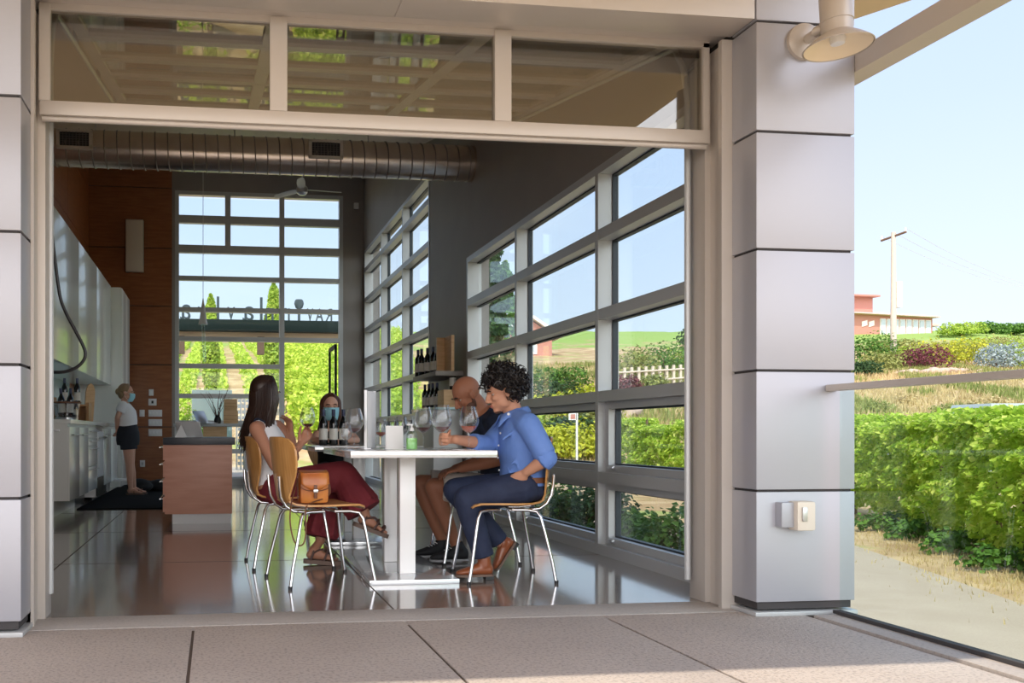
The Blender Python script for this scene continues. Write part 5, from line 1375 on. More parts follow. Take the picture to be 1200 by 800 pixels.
def hand(mb, wrist, d, n, th, curl=(.5, .6, .4), s=1.0, thumb=(.7, .7, .25), spread=.12, curls=None):
    wrist = V(wrist); d = V(d).normalized(); n = V(n); n = (n - d * n.dot(d)).normalized(); sd = d.cross(n).normalized()
    if sd.dot(V(th)) < 0: sd = -sd
    secs = [(wrist - d * .01 * s, .024, .018), (wrist + d * .02 * s, .029, .017), (wrist + d * .055 * s, .038, .0155), (wrist + d * .088 * s, .040, .013), (wrist + d * .097 * s, .036, .009)]
    mb.loft([(c, sd * a * s, n * b * s) for c, a, b in secs], 16)
    for i, (off, ln, r_) in enumerate(((.030, .072, .0090), (.0105, .080, .0092), (-.0095, .075, .0088), (-.0285, .060, .0078))):
        cu = curls[i] if curls else curl
        p = wrist + d * (.086 - .006 * abs(i - 1)) * s + sd * off * s; dd = (d + sd * (off / .03) * spread).normalized(); pts = [p]; ang = 0
        for j, f_ in enumerate((.46, .30, .24)):
            ang += cu[j]; v = dd * math.cos(ang) + n * math.sin(ang); p = p + v * ln * f_ * s; pts.append(p)
        mb.limb(pts, [r_ * s, r_ * .95 * s, r_ * .87 * s, r_ * .75 * s], 12)
    p0 = wrist + d * .022 * s + sd * .020 * s + n * .004 * s; v = (d * thumb[0] + sd * thumb[1] + n * thumb[2]).normalized()
    p1 = p0 + v * .042 * s; v2 = (v * .9 + d * .35 + n * .25).normalized(); p2 = p1 + v2 * .032 * s; p3 = p2 + (v2 + n * .2).normalized() * .025 * s
    mb.limb([p0, p1, p2, p3], [.014 * s, .0115 * s, .010 * s, .008 * s], 12)
def foot(mb, ankle, heel, d, u, side_sign=1, s=1.0, ar=.036):
    heel = V(heel); d = V(d).normalized(); u = V(u); u = (u - d * u.dot(d)).normalized(); sd = d.cross(u)
    mb.ell(heel + (d * .035 + u * .036) * s, .033 * s, sub=2)
    mb.loft([(heel + (d * a + u * b) * s, sd * w_ * s, u * h_ * s) for a, b, w_, h_ in ((.02, .046, .028, .040), (.07, .048, .032, .044), (.12, .038, .037, .034), (.165, .025, .043, .022), (.20, .017, .043, .014))], 18)
    for i in range(5):
        o_ = (.030 - i * .0155) * side_sign; l_ = (.232, .228, .220, .211, .200)[i]; r_ = (.0135, .0105, .010, .0095, .009)[i]
        mb.limb([heel + (d * .185 + u * .015 + sd * o_) * s, heel + (d * l_ + u * .011 + sd * o_ * 1.08) * s], [r_ * 1.1 * s, r_ * s], 10)
    mb.limb([ankle, heel + (d * .055 + u * .065) * s], [ar * s, .038 * s])
def sole(par, heel, d, u, m, th=.018, s=1.0, off=0.0, name='sole', wid=1.0):
    heel = V(heel); d = V(d).normalized(); u = V(u); u = (u - d * u.dot(d)).normalized(); sd = d.cross(u)
    half = [(-.006, .012), (.004, .026), (.03, .034), (.09, .034), (.14, .040), (.19, .048), (.225, .044), (.248, .028), (.256, .010)]
    pts = [heel + (d * a + sd * w_ * wid) * s + u * off for a, w_ in half] + [heel + (d * a - sd * w_ * wid) * s + u * off for a, w_ in reversed(half)]
    return MB().prism(pts, u * -th).build(name, m, par)
def shoe(par, ankle, heel, d, u, m, s=1.0, shaft=.06, name='shoe', laces=False, solem='sole', heelblock=False):
    heel = V(heel); d = V(d).normalized(); u = V(u); u = (u - d * u.dot(d)).normalized(); sd = d.cross(u)
    mb = MB(); mb.ell(heel + (d * .034 + u * .040) * s, (.040 * s,) * 3, sub=3)
    mb.loft([(heel + (d * a + u * b) * s, sd * w_ * s, u * h_ * s) for a, b, w_, h_ in ((.0, .036, .022, .034), (.03, .042, .038, .042), (.08, .045, .038, .045), (.13, .038, .042, .037), (.18, .028, .048, .027), (.22, .022, .043, .020), (.246, .018, .028, .014), (.256, .015, .010, .008))], 24)
    a_ = heel + (d * .055 + u * .06) * s; t_ = (V(ankle) - a_); top = a_ + t_ * min(1, shaft / max(t_.length, .01))
    mb.cone(a_, top, .046 * s, .046 * s)
    sh_ = mb.build(name, m, par, remesh=.007, soft=3)
    sole(sh_, heel, d, u, M[solem], th=.012, s=s * 1.01, off=.006)
    if heelblock:
        MB().prism([heel + (d * a + sd * w_) * s - u * .006 for a, w_ in ((-.004, -.028), (-.004, .028), (.055, .032), (.055, -.032))], u * -.02).build('heel_block', M['black'], sh_)
    if laces:
        mb = MB()
        for k in range(4): a = .10 + k * .018; mb.tube([heel + (d * a + u * (.083 - k * .007) + sd * .022) * s, heel + (d * (a + .006) + u * (.089 - k * .008)) * s, heel + (d * a + u * (.083 - k * .007) - sd * .022) * s], .0028, 6)
        mb.build('laces', M['white'] if m == M['shoe_bk'] else M['black'], sh_)
    return sh_
def torso(mb, secs, S, k=1.0, grow=0.0):
    S = V(S).normalized()
    out_ = []
    for i, (c, w_, dp) in enumerate(secs):
        a = V(secs[max(i - 1, 0)][0]); b = V(secs[min(i + 1, len(secs) - 1)][0]); ax = (b - a).normalized(); fr_ = ax.cross(S).normalized()
        out_.append((V(c), S * (w_ + grow), fr_ * (dp + grow)))
    mb.loft(out_, 28)
def curve(pts, n=6):
    pts = [V(p) for p in pts]; res = []
    for i in range(len(pts) - 1):
        p0, p1, p2, p3 = pts[max(i - 1, 0)], pts[i], pts[i + 1], pts[min(i + 2, len(pts) - 1)]
        for k in range(n):
            t_ = k / n; res.append(.5 * ((2 * p1) + (-p0 + p2) * t_ + (2 * p0 - 5 * p1 + 4 * p2 - p3) * t_ ** 2 + (-p0 + 3 * p1 - 3 * p2 + p3) * t_ ** 3))
    return res + [pts[-1]]
def mid(a, b, t_=.5): return V(a).lerp(V(b), t_)

# ---------------------------------------------------------------- man in the light blue shirt
def man_blue():
    hL, hR = P(612, 571, 5.08), P(609, 571, 5.32)          # hips (left = camera side)
    kL, kR = P(546, 584, 5.13), P(533, 574, 5.33)
    aL, aR = P(567, 652, 5.12), P(586, 635, 5.33)
    pel = P(612, 567, 5.20); wai = P(614, 545, 5.20); che = P(611, 512, 5.20); shc = P(606, 494, 5.20); nk = P(603, 483, 5.20)
    sL, sR = P(619, 497, 5.01), P(594, 499, 5.38)
    eL = P(641, 537, 4.93); wL = P(617, 553, 4.99)
    eR = P(572, 521, 5.29); wR = P(533, 514.5, 5.10)
    hd = Head(P(588, 459, 5.20), (-.95, .02, -.30), k=.98)
    o = empty('person', (pel.x, pel.y, 0), 'seated curly-haired person in light blue shirt holding a wine glass stem', 'person')
    S = (sR - sL)
    mb = MB()
    torso(mb, [(pel - V((0, 0, .06)), .10, .08), (pel, .165, .115), (wai, .145, .10), (che, .165, .105), (shc, .15, .075), (nk, .07, .06)], S)
    mb.limb([nk - V((0, 0, .03)), mid(nk, hd.p(-.02, 0, -.06)), hd.p(-.025, 0, -.04)], [.060, .055, .056])
    hd.prims(mb)
    for sh_, e_, w_ in ((sL, eL, wL), (sR, eR, wR)):
        mb.limb([mid(shc, sh_, .6), sh_, mid(sh_, e_), e_, mid(e_, w_, .35), w_], [.05, .052, .047, .040, .039, .027])
    for h_, k_, a_ in ((hL, kL, aL), (hR, kR, aR)):
        mb.limb([h_, mid(h_, k_), k_, mid(k_, a_, .35), a_], [.085, .078, .058, .054, .036])
    # right hand round the stem: stem is at gx
    g = GP; dR = (V((g.x + .012, g.y - .005, wR.z + .004)) - wR).normalized()
    wq = V((g.x, g.y, TZ + .062)) - dR * .092 + V((0, .030, .0))
    mb.limb([wR, wq], [.027, .025])
    hand(mb, wq, dR, (0.15, -1, 0), (0, 0, 1), curl=(.75, .95, .6), s=1.0, thumb=(.75, .45, .65), spread=.05)
    hand(mb, wL, (P(607, 560, 5.02) - wL), (.3, .9, -.1), (0, 0, -1), curl=(.7, .9, .7), s=.98, thumb=(.7, .6, .5))
    mb.build('body', M['skin_a'], o, remesh=.0052, soft=3)
    hd.face(o)
    # shirt
    mb = MB(); g_ = .014
    torso(mb, [(pel + V((.0, 0, -.005)), .168, .118), (wai, .158, .122), (mid(wai, che), .168, .128), (che, .178, .122), (shc + V((0, 0, -.005)), .160, .086), (nk + V((.005, 0, -.018)), .075, .064)], S, grow=g_)
    mb.limb([mid(shc, sL, .7), sL, mid(sL, eL, .5), mid(sL, eL, .9)], [.07, .070, .068, .064], end=False); mb.limb([eL + (eL - wL).normalized() * .0, mid(eL, wL, .12)], [.060, .058], start=True, end=False)
    mb.limb([mid(shc, sR, .7), sR, mid(sR, eR, .5), eR, mid(eR, wR, .40)], [.07, .070, .064, .058, .050], end=False)
    mb.limb([nk - V((0, 0, .03)), mid(nk, sL, .5) - V((0, 0, .012)), sL], [.066, .062, .066]); mb.limb([nk - V((0, 0, .03)), mid(nk, sR, .5) - V((0, 0, .012)), sR], [.066, .062, .066])
    for k in range(16):     # soft folds
        c = pel.lerp(shc, random.random() * .8) + V((random.uniform(-.10, .06), -.125 + random.uniform(-.01, .02), 0)); dr = V((random.uniform(-.5, .5), .0, random.uniform(-1, 1))).normalized() * .055
        mb.limb([c - dr, c, c + dr], [.004, .011, .004], 8)
    sh = mb.build('shirt', M['blue'], o, remesh=.007, soft=3)
    # rolled cuffs
    for a_, b_, r_ in ((mid(eL, wL, .04), mid(eL, wL, .20), .057), (mid(eR, wR, .36), mid(eR, wR, .47), .050)):
        d_ = (b_ - a_).normalized(); MB().lathe([(r_ - .012, 0), (r_ + .003, 0), (r_ + .005, .01), (r_ + .003, (b_ - a_).length), (r_ - .012, (b_ - a_).length)], a_, 28, axis=d_).build('cuff', M['blue'], sh)
    # collar
    F0, L0, U0 = frame((-.95, .03, .0)); 
    mb = MB()
    for d_ in (-1, 1):
        c0 = nk + V((.0, 0, .012))
        pts = [c0 + F0 * -.080 + L0 * 0 + V((0, 0, .025)), c0 + F0 * -.035 + L0 * .074 * d_ + V((0, 0, .018)), c0 + F0 * .045 + L0 * .062 * d_ - V((0, 0, .006)), c0 + F0 * .092 + L0 * .018 * d_ - V((0, 0, .032))]
        low = [q + (q - c0).normalized() * .022 - V((0, 0, .040)) for q in pts]; low[3] = low[3] + L0 * .030 * d_ - V((0, 0, .025)); 
        vs = [(mb.bm.verts.new(a), mb.bm.verts.new(b)) for a, b in zip(curve(pts, 4), curve(low, 4))]
        for (a, b), (c, d) in zip(vs, vs[1:]): mb.bm.faces.new((a, b, d, c))
    cl = mb.build('collar', M['blue'], sh); sd_ = cl.modifiers.new('thick', 'SOLIDIFY'); sd_.thickness = .004
    for k in range(5):
        t_ = k / 5; c = nk.lerp(pel, .12 + t_ * .85); fr_ = F0 * (.13 + .02 * math.sin(t_ * 3)) - L0 * 0
        c = c + F0 * (.088 + .055 * math.sin(min(1, t_ * 1.4) * PI / 2)) + V((0, -.035, 0)); MB().lathe([(0, 0), (.006, 0), (.006, .003), (0, .003)], c, 10, axis=F0 + V((0, -.4, 0))).build('button', M['white'], sh)
    MB().lathe([(.0065, 0), (.008, 0), (.008, .0025), (0, .0025)], P(596, 485, 5.06), 12, axis=(-.5, -1, 0)).build('button', M['white'], sh)
    # trousers
    mb = MB(); mb.ell(pel - V((-.01, 0, .03)), (.13, .18, .085))
    mb.limb([hL, mid(hL, kL), kL, mid(kL, aL, .4), mid(kL, aL, 1.0)], [.100, .092, .075, .073, .062], end=False)
    mb.limb([hR, mid(hR, kR), kR, mid(kR, aR, .4), mid(kR, aR, .99)], [.100, .092, .075, .071, .060], end=False)
    mb.build('trousers', M['jeans'], o, remesh=.008, soft=3)
    MB().lathe([(.0, -.014), (1.0, -.014), (1.02, 0), (1.0, .014), (0, .014)], (0, 0, 0), 36)
    mb = MB(); mb.loft([(pel + V((.004, 0, .030 + z_)), V((0, .188, 0)), V((.138, 0, 0))) for z_ in (-.016, -.014, .014, .016)], 36); mb.build('belt', M['strap'], o)
    # shoes
    toe = P(533, 675, 5.12); toe.z = .02; hl = V((P(577, 669, 5.12).x, 5.12, .022)); dd = V((toe.x - hl.x, 0, -.0)).normalized()
    shoe(o, aL, V((hl.x, 5.12, .028)), dd, (0, 0, 1), M['shoe_br'], s=.86, shaft=.09, solem='cork', heelblock=True)
    to2 = V((P(580, 665, 5.33).x, 5.33, .02)); dd = V((-.58, 0, -.81)).normalized()
    hl2 = to2 - dd * .215
    shoe(o, aR, hl2, dd, V((-.81, 0, .58)), M['shoe_br'], s=.84, shaft=.07, solem='cork', heelblock=True)
    # curly hair
    mb = MB(); hd.e(mb, -.030, 0, .055, (.105, .094, .092)); hd.e(mb, -.055, 0, -.005, (.07, .088, .075)); mb_ = mb
    hair = mb.build('hair', M['hair_k'], o, remesh=.008, soft=2)
    mb = MB()
    n_ = 520; i = 0
    while i < n_:
        d = V((random.gauss(0, 1), random.gauss(0, 1), random.gauss(0, 1))).normalized()
        if d.x > .50 and d.z < .30: continue
        if d.z < -.50 and d.x > -.2: continue
        if d.x > .15 and d.z < .05: continue
        i += 1
        base = hd.p(-.028 + d.x * .100, d.y * .090, .040 + d.z * .090); R_ = random.uniform(.010, .017); ln = random.uniform(.030, .075)
        dw = hd.F * d.x + hd.L * d.y + hd.U * d.z; ax = (dw + V((random.gauss(0, .35), random.gauss(0, .35), random.gauss(0, .3) - .25))).normalized(); u = ax.orthogonal().normalized(); v = ax.cross(u); ph = random.random() * 6.28
        pts = [base + ax * ln * t_ / 11 + (u * math.cos(ph + t_ * .95) + v * math.sin(ph + t_ * .95)) * R_ for t_ in range(12)]
        mb.tube(pts, [.0045] * 9 + [.004, .003, .002], 5)
    mb.build('curls', M['hair_k'], hair)
    mb = MB()
    for d_ in (-1, 1): hd.e(mb, -.002, d_ * .068, -.040, (.007, .009, .024), 2)
    hd.e(mb, .060, 0, -.106, (.024, .026, .015), 2); hd.e(mb, .084, 0, -.050, (.013, .024, .004), 2)
    mb.build('beard', M['beard'], o, remesh=.005, soft=3)
GP = [q for q in bpy.data.objects if q.get('label', '').startswith('large wine glass with red wine whose')][0].location.copy()
man_blue()

# ---------------------------------------------------------------- bald man in navy
def man_navy():
    hL, hR = P(592, 575, 5.78), P(590, 574, 5.98)
    kL, kR = P(508, 570, 5.83), P(492, 566, 6.05)
    aL, aR = P(534, 637, 5.84), P(518, 632, 6.06)
    pel = P(592, 572, 5.83); wai = P(589, 545, 5.83); che = P(581, 512, 5.83); shc = P(572, 492, 5.83); nk = P(564, 480, 5.83)
    sL, sR = P(583, 495, 5.63), P(560, 496, 6.02)
    eL = P(586, 538, 5.60); wL = P(540, 549, 5.70); eR = P(572, 538, 6.05); wR = P(533, 549, 5.98)
    hd = Head(P(547, 463, 5.83), (-.84, -.06, -.56), U_=(-.35, 0, .93), k=1.0)
    o = empty('person', (pel.x, pel.y, 0), 'seated bald bearded person in navy t-shirt and stone shorts', 'person')
    S = sR - sL; mb = MB()
    torso(mb, [(pel - V((0, 0, .06)), .10, .08), (pel, .165, .125), (wai, .15, .12), (che, .175, .12), (shc, .155, .08), (nk, .07, .06)], S)
    mb.limb([nk - V((0, 0, .03)), mid(nk, hd.p(-.03, 0, -.06)), hd.p(-.03, 0, -.045)], [.062, .056, .052]); hd.prims(mb)
    for sh_, e_, w_ in ((sL, eL, wL), (sR, eR, wR)): mb.limb([mid(shc, sh_, .6), sh_, mid(sh_, e_), e_, mid(e_, w_, .35), w_], [.055, .056, .050, .042, .043, .028])
    for h_, k_, a_ in ((hL, kL, aL), (hR, kR, aR)): mb.limb([h_, mid(h_, k_), k_, mid(k_, a_, .35), a_], [.088, .080, .060, .058, .037])
    hand(mb, wL, V((-.75, .15, -.15)), (0, .2, -1), (0, 1, 0), curl=(.35, .4, .3)); hand(mb, wR, V((-.75, -.15, -.15)), (0, -.2, -1), (0, -1, 0), curl=(.35, .4, .3))
    mb.build('body', M['skin_b'], o, remesh=.0055, soft=3); hd.face(o)
    mb = MB(); torso(mb, [(pel - V((0, 0, .01)), .175, .13), (wai, .168, .135), (mid(wai, che), .180, .142), (che, .186, .135), (shc, .165, .095), (nk + V((.0, 0, -.018)), .078, .066)], S, grow=.014)
    mb.limb([mid(shc, sL, .7), sL, mid(sL, eL, .55)], [.078, .078, .070], end=False); mb.limb([mid(shc, sR, .7), sR, mid(sR, eR, .55)], [.078, .078, .070], end=False)
    mb.build('shirt', M['navy'], o, remesh=.008, soft=3)
    mb = MB(); mb.ell(pel - V((0, 0, .03)), (.13, .18, .09))
    mb.limb([hL, mid(hL, kL), mid(hL, kL, .88)], [.106, .104, .100], end=False); mb.limb([hR, mid(hR, kR), mid(hR, kR, .88)], [.106, .104, .100], end=False)
    mb.build('shorts', M['short'], o, remesh=.008, soft=3)
    for a_, y_, px_ in ((aL, 5.84, 548), (aR, 6.06, 528)):
        hl = V((P(px_, 640, y_).x, y_, .018)); tx_ = V((hl.x - .3, y_ - .0, .0)); shoe(o, a_, hl, (-1, -.05, 0), (0, 0, 1), M['shoe_bk'], s=1.02, shaft=.07, laces=True)
    mb = MB()
    for d_ in (-1, 1): hd.e(mb, .028, d_ * .050, -.070, (.042, .018, .032), 2); hd.e(mb, .0, d_ * .068, -.045, (.012, .009, .03), 2)
    hd.e(mb, .062, 0, -.103, (.028, .032, .022), 2); hd.e(mb, .085, 0, -.050, (.013, .025, .005), 2)
    mb.build('beard', M['beard'], o, remesh=.005, soft=3)
man_navy()

def long_hair(hd, o, m, tips, back=.0, n=260, part=True, width=1.0):
    mb = MB(); hd.e(mb, -.028, 0, .045, (.098, .086, .092)); hd.e(mb, -.055, 0, -.02, (.062, .082, .09))
    cap = mb.build('hair', m, o, remesh=.008, soft=3)
    mb = MB()
    for i in range(n):
        a = random.uniform(-1, 1) * 2.25      # angle round the back of the head, 0 = back
        side = math.sin(a); bk = -math.cos(a)
        root = hd.p(-.01 + random.uniform(-.03, .05), side * .012, .130)
        p1 = hd.p(-.02 + bk * .070, side * .082, .075); p2 = hd.p(-.02 + bk * .092, side * .094, .0); p3 = hd.p(-.02 + bk * .090, side * .095, -.07)
        lo, hi = tips(side, bk); tip = lo
        m1 = p3.lerp(tip, .5) + hi
        pts = curve([root, p1, p2, p3, m1, tip + V((random.gauss(0, .012), random.gauss(0, .012), random.gauss(0, .02)))], 4)
        r_ = random.uniform(.006, .009); mb.tube(pts, [r_ * (1 if k < len(pts) - 5 else .9 * (len(pts) - k) / 5 + .1) for k in range(len(pts))], 5)
    mb.build('locks', m, cap)
    return cap

# ---------------------------------------------------------------- woman in white top and burgundy trousers
def woman_white():
    hR, hL = P(326, 573, 5.77), P(324, 572, 5.97)
    kR, kL = P(402, 556, 5.72), P(388, 572, 5.98)
    aR, aL = P(428, 601, 5.64), P(375, 634, 5.92)
    pel = P(322, 569, 5.88); wai = P(316, 546, 5.88); che = P(311, 514, 5.88); shc = P(308, 499, 5.88); nk = P(308, 488, 5.88)
    sR, sL = P(300, 502, 5.73), P(325, 500, 6.02)
    eR = P(322, 546, 5.60); wR = P(349, 525, 5.58)
    eL = P(345, 536, 6.06); wL = P(341, 508, 6.02)
    hd = Head(P(312, 463, 5.88), (.78, .62, -.05), k=.97)
    o = empty('person', (pel.x, pel.y, 0), 'seated long-haired person in white sleeveless top and burgundy trousers', 'person')
    S = sL - sR; mb = MB()
    torso(mb, [(pel - V((0, 0, .06)), .10, .08), (pel, .165, .115), (wai, .125, .09), (mid(wai, che), .135, .095), (che, .145, .10), (shc, .130, .068), (nk, .055, .05)], S)
    mb.limb([nk - V((0, 0, .03)), mid(nk, hd.p(-.02, 0, -.06)), hd.p(-.025, 0, -.04)], [.048, .045, .048]); hd.prims(mb)
    for sh_, e_, w_ in ((sR, eR, wR), (sL, eL, wL)): mb.limb([mid(shc, sh_, .6), sh_, mid(sh_, e_), e_, mid(e_, w_, .35), w_], [.046, .047, .040, .034, .034, .023])
    for h_, k_, a_ in ((hR, kR, aR), (hL, kL, aL)): mb.limb([h_, mid(h_, k_), k_, mid(k_, a_, .35), a_], [.088, .078, .055, .052, .032])
    g = GH.location
    q = V((g.x, g.y, g.z + .045)); dR = (q - wR).normalized(); wq = q - dR * .085 + V((0, .02, -.0)); mb.limb([wR, wq], [.023, .022])
    hand(mb, wq, dR, (-.1, -1, .25), (0, 0, 1), curl=(.55, .8, .6), s=.92, thumb=(.7, .5, .5), spread=.06)
    hand(mb, wL, V((-.15, -.05, 1)), (-.75, -.5, .1), (-.6, .5, .2), curl=(.35, .5, .5), s=.92, thumb=(.75, .7, .1), spread=.22)
    tR = V((.93, -.02, -.36)).normalized(); uR = V((.36, 0, .93)); hlR = P(417, 612, 5.64) ; foot(mb, aR, hlR, tR, uR, 1, s=.86, ar=.03)
    hlL = V((P(358, 658, 5.86).x, 5.86, .035)); tL = V((.97, -.1, -.06)).normalized(); foot(mb, aL, hlL, tL, (0, 0, 1), -1, s=.90, ar=.03)
    mb.build('body', M['skin_d'], o, remesh=.0052, soft=3); hd.face(o)
    # sandals
    for hl, d, u, s_ in ((hlR, tR, uR, .92), (hlL, tL, V((0, 0, 1)), .96)):
        d = d.normalized(); u = (u - d * u.dot(d)).normalized(); sd = d.cross(u)
        sn = sole(o, hl - d * .008, d, u, M['cork'], th=.026, s=s_, off=.002, name='sandal', wid=1.05)
        for a, h_, w_ in ((.035, .085, .040), (.125, .075, .043), (.18, .048, .050)):
            pts = [hl + (d * a + sd * w_) * s_, hl + (d * (a + .015) + sd * w_ * .9 + u * h_ * .6) * s_, hl + (d * (a + .02) + u * h_) * s_, hl + (d * (a + .015) - sd * w_ * .9 + u * h_ * .6) * s_, hl + (d * a - sd * w_) * s_]
            mb = MB(); cs = curve(pts, 4); mb.tube(cs, .0075, 6); mb.build('strap', M['sandal'], sn)
        mb = MB(); cs = curve([hl + (d * .05 + sd * .034 + u * .05) * s_, hl + (d * .11 + sd * .02 + u * .078) * s_, hl + (d * .17 - sd * .03 + u * .045) * s_], 4); mb.tube(cs, .007, 6); mb.build('strap', M['sandal'], sn)
    mb = MB(); torso(mb, [(pel - V((0, 0, .0)), .150, .108), (wai, .140, .105), (mid(wai, che), .150, .112), (che, .152, .112), (mid(che, shc, .7), .118, .085), (shc + V((0, 0, .008)), .088, .062)], S, grow=.010)
    mb.limb([mid(shc, sR, .55) + V((0, 0, .012)), mid(shc, sL, .55) + V((0, 0, .012))], [.045, .045])
    mb.build('top', M['whitec'], o, remesh=.007, soft=3)
    mb = MB(); pts = curve([mid(shc, sR, .8) + V((-.04, -.05, -.05)), mid(shc, sR, .72) + V((-.035, -.045, 0)), mid(shc, sR, .55) + V((-.02, -.03, .055)), mid(shc, sR, .6) + V((.04, -.035, .035))], 5)
    mb.tube(pts, .006, 6); mb.build('dark_trim', M['navy'], o)
    mb = MB(); mb.ell(pel - V((.0, 0, .03)), (.135, .185, .10))
    mb.limb([hR, mid(hR, kR), kR, mid(kR, aR, .45), mid(kR, aR, .95)], [.112, .108, .092, .105, .122], end=False)
    mb.limb([hL, mid(hL, kL), kL, mid(kL, aL, .45), mid(kL, aL, .93)], [.112, .104, .090, .100, .108], end=False)
    for a_, b_, rr in ((kR, aR, .10), (kL, aL, .095)):
        for k in range(9):
            an = k * .7; ax = (b_ - a_).normalized(); u = ax.orthogonal().normalized(); v = ax.cross(u); off = u * math.cos(an) + v * math.sin(an)
            mb.limb([a_ + ax * .03 + off * rr * .8, b_ - ax * .045 + off * rr * 1.15], [.008, .015], 8, end=False)
    mb.build('trousers', M['burg'], o, remesh=.008, soft=3)
    def tips(side, bk):
        z_ = -.27 - .09 * random.random()
        return hd.c + V((-.045 + random.uniform(-.04, .03), 0, 0)) + hd.L * side * .075 + hd.F * (bk * .05) + V((-.03, -.01, z_)), V((random.uniform(-.01, .01), random.uniform(-.01, .01), 0))
    long_hair(hd, o, M['hair_b'], tips, n=330)
    MB().tube([wR.lerp(eR, .08) + V((.0, 0, .0)) + V(q_) for q_ in [(.024 * math.cos(t_ * .5236) * .5, .024 * math.sin(t_ * .5236), .024 * math.cos(t_ * .5236)) for t_ in range(12)]], .003, 6, closed=True).build('bracelet', M['strap'], o)
woman_white()

# ---------------------------------------------------------------- masked woman at the far table
def woman_masked():
    Y = 8.12
    pel = P(392, 566, Y + .12); wai = P(391, 545, Y + .10); che = P(390, 518, Y + .06); shc = P(390, 505, Y + .05); nk = P(389, 499, Y + .04)
    pel.z = .53; wai.z = .66
    sR, sL = P(372, 509, Y + .05), P(411, 509, Y + .05)
    eR = P(368, 527, Y - .02); wR = P(384, 527, Y - .16); eL = P(418, 527, Y - .02); wL = P(402, 527, Y - .16)
    eR.z = eL.z = .80; wR.z = wL.z = .80
    hd = Head(P(387.5, 477, Y), (-.03, -1, -.06), k=.98); hd.brow = M['hair_r']
    o = empty('person', (pel.x, pel.y, 0), 'seated auburn-haired person in blue face mask and sleeveless black top', 'person')
    S = sL - sR; mb = MB()
    hR, hL = pel + V((-.09, 0, -.02)), pel + V((.09, 0, -.02)); kR, kL = hR + V((-.02, -.40, .0)), hL + V((.02, -.40, .0)); aR, aL = V((kR.x, kR.y + .06, .09)), V((kL.x, kL.y + .06, .09))
    torso(mb, [(pel - V((0, 0, .06)), .10, .08), (pel, .16, .115), (wai, .122, .09), (che, .145, .10), (shc, .130, .066), (nk, .055, .05)], S)
    mb.limb([nk - V((0, 0, .03)), hd.p(-.025, 0, -.04)], [.048, .047]); hd.prims(mb)
    for sh_, e_, w_ in ((sR, eR, wR), (sL, eL, wL)): mb.limb([mid(shc, sh_, .6), sh_, mid(sh_, e_), e_, mid(e_, w_, .35), w_], [.045, .045, .038, .033, .033, .022])
    for h_, k_, a_ in ((hR, kR, aR), (hL, kL, aL)): mb.limb([h_, mid(h_, k_), k_, mid(k_, a_, .35), a_], [.086, .076, .055, .050, .032])
    hand(mb, wR, (.6, -.6, 0), (0, 0, -1), (0, .6, 0), s=.9); hand(mb, wL, (-.6, -.6, 0), (0, 0, -1), (0, .6, 0), s=.9)
    for a_, sg_ in ((aR, 1), (aL, -1)): foot(mb, a_, V((a_.x, a_.y + .05, .012)), (0, -1, 0), (0, 0, 1), sg_, s=.9, ar=.03)
    mb.build('body', M['skin_c'], o, remesh=.006, soft=3); hd.face(o, lips=False)
    for a_ in (aR, aL): sole(o, V((a_.x, a_.y + .055, .011)), (0, -1, 0), (0, 0, 1), M['sandal'], th=.011, s=.95, name='sandal')
    mb = MB(); torso(mb, [(pel, .152, .11), (wai, .138, .105), (che, .152, .112), (mid(che, shc, .7), .120, .085), (shc + V((0, 0, .005)), .095, .062)], S, grow=.010)
    mb.limb([mid(shc, sR, .6) + V((0, 0, .01)), mid(shc, sR, .3)], [.044, .044]); mb.limb([mid(shc, sL, .6) + V((0, 0, .01)), mid(shc, sL, .3)], [.044, .044])
    mb.build('top', M['blk'], o, remesh=.008, soft=3)
    mb = MB(); mb.ell(pel - V((0, 0, .03)), (.175, .13, .095)); mb.limb([hR, mid(hR, kR), kR, mid(kR, aR, .8)], [.10, .094, .075, .066], end=False); mb.limb([hL, mid(hL, kL), kL, mid(kL, aL, .8)], [.10, .094, .075, .066], end=False)
    mb.build('trousers', M['blk'], o, remesh=.009, soft=3)
    mask(hd, o)
    def tips(side, bk):
        return hd.p(-.03 + bk * .05, side * .105, -.20 - .05 * random.random()), V((0, 0, 0))
    long_hair(hd, o, M['hair_r'], tips, n=240)
def mask(hd, o):
    mb = MB(); rows = []
    for j in range(7):
        v_ = j / 6; u = .000 - v_ * .118; fr_ = .104 + .024 * math.sin(PI * min(1, v_ * .9 + .12)) - .022 * v_ + (.003 if j % 2 else 0)
        rows.append([mb.bm.verts.new(hd.p(fr_ - (abs(t_) ** 1.8) * (.060 + .0 * v_), t_ * (.070 - .010 * v_ * v_), u)) for t_ in [k / 6 - 1 for k in range(13)]])
    for a, b in zip(rows, rows[1:]):
        for k in range(12): mb.bm.faces.new((a[k], a[k + 1], b[k + 1], b[k]))
    m_ = mb.build('face_mask', M['mask'], o); q = m_.modifiers.new('thick', 'SOLIDIFY'); q.thickness = .004
    for d_ in (-1, 1):
        MB().tube(curve([hd.p(.045, d_ * .070, -.01), hd.p(.01, d_ * .080, .015), hd.p(-.022, d_ * .088, .0), hd.p(.0, d_ * .078, -.05), hd.p(.04, d_ * .060, -.105)], 4), .0018, 5).build('ear_loop', M['white'], m_)
woman_masked()

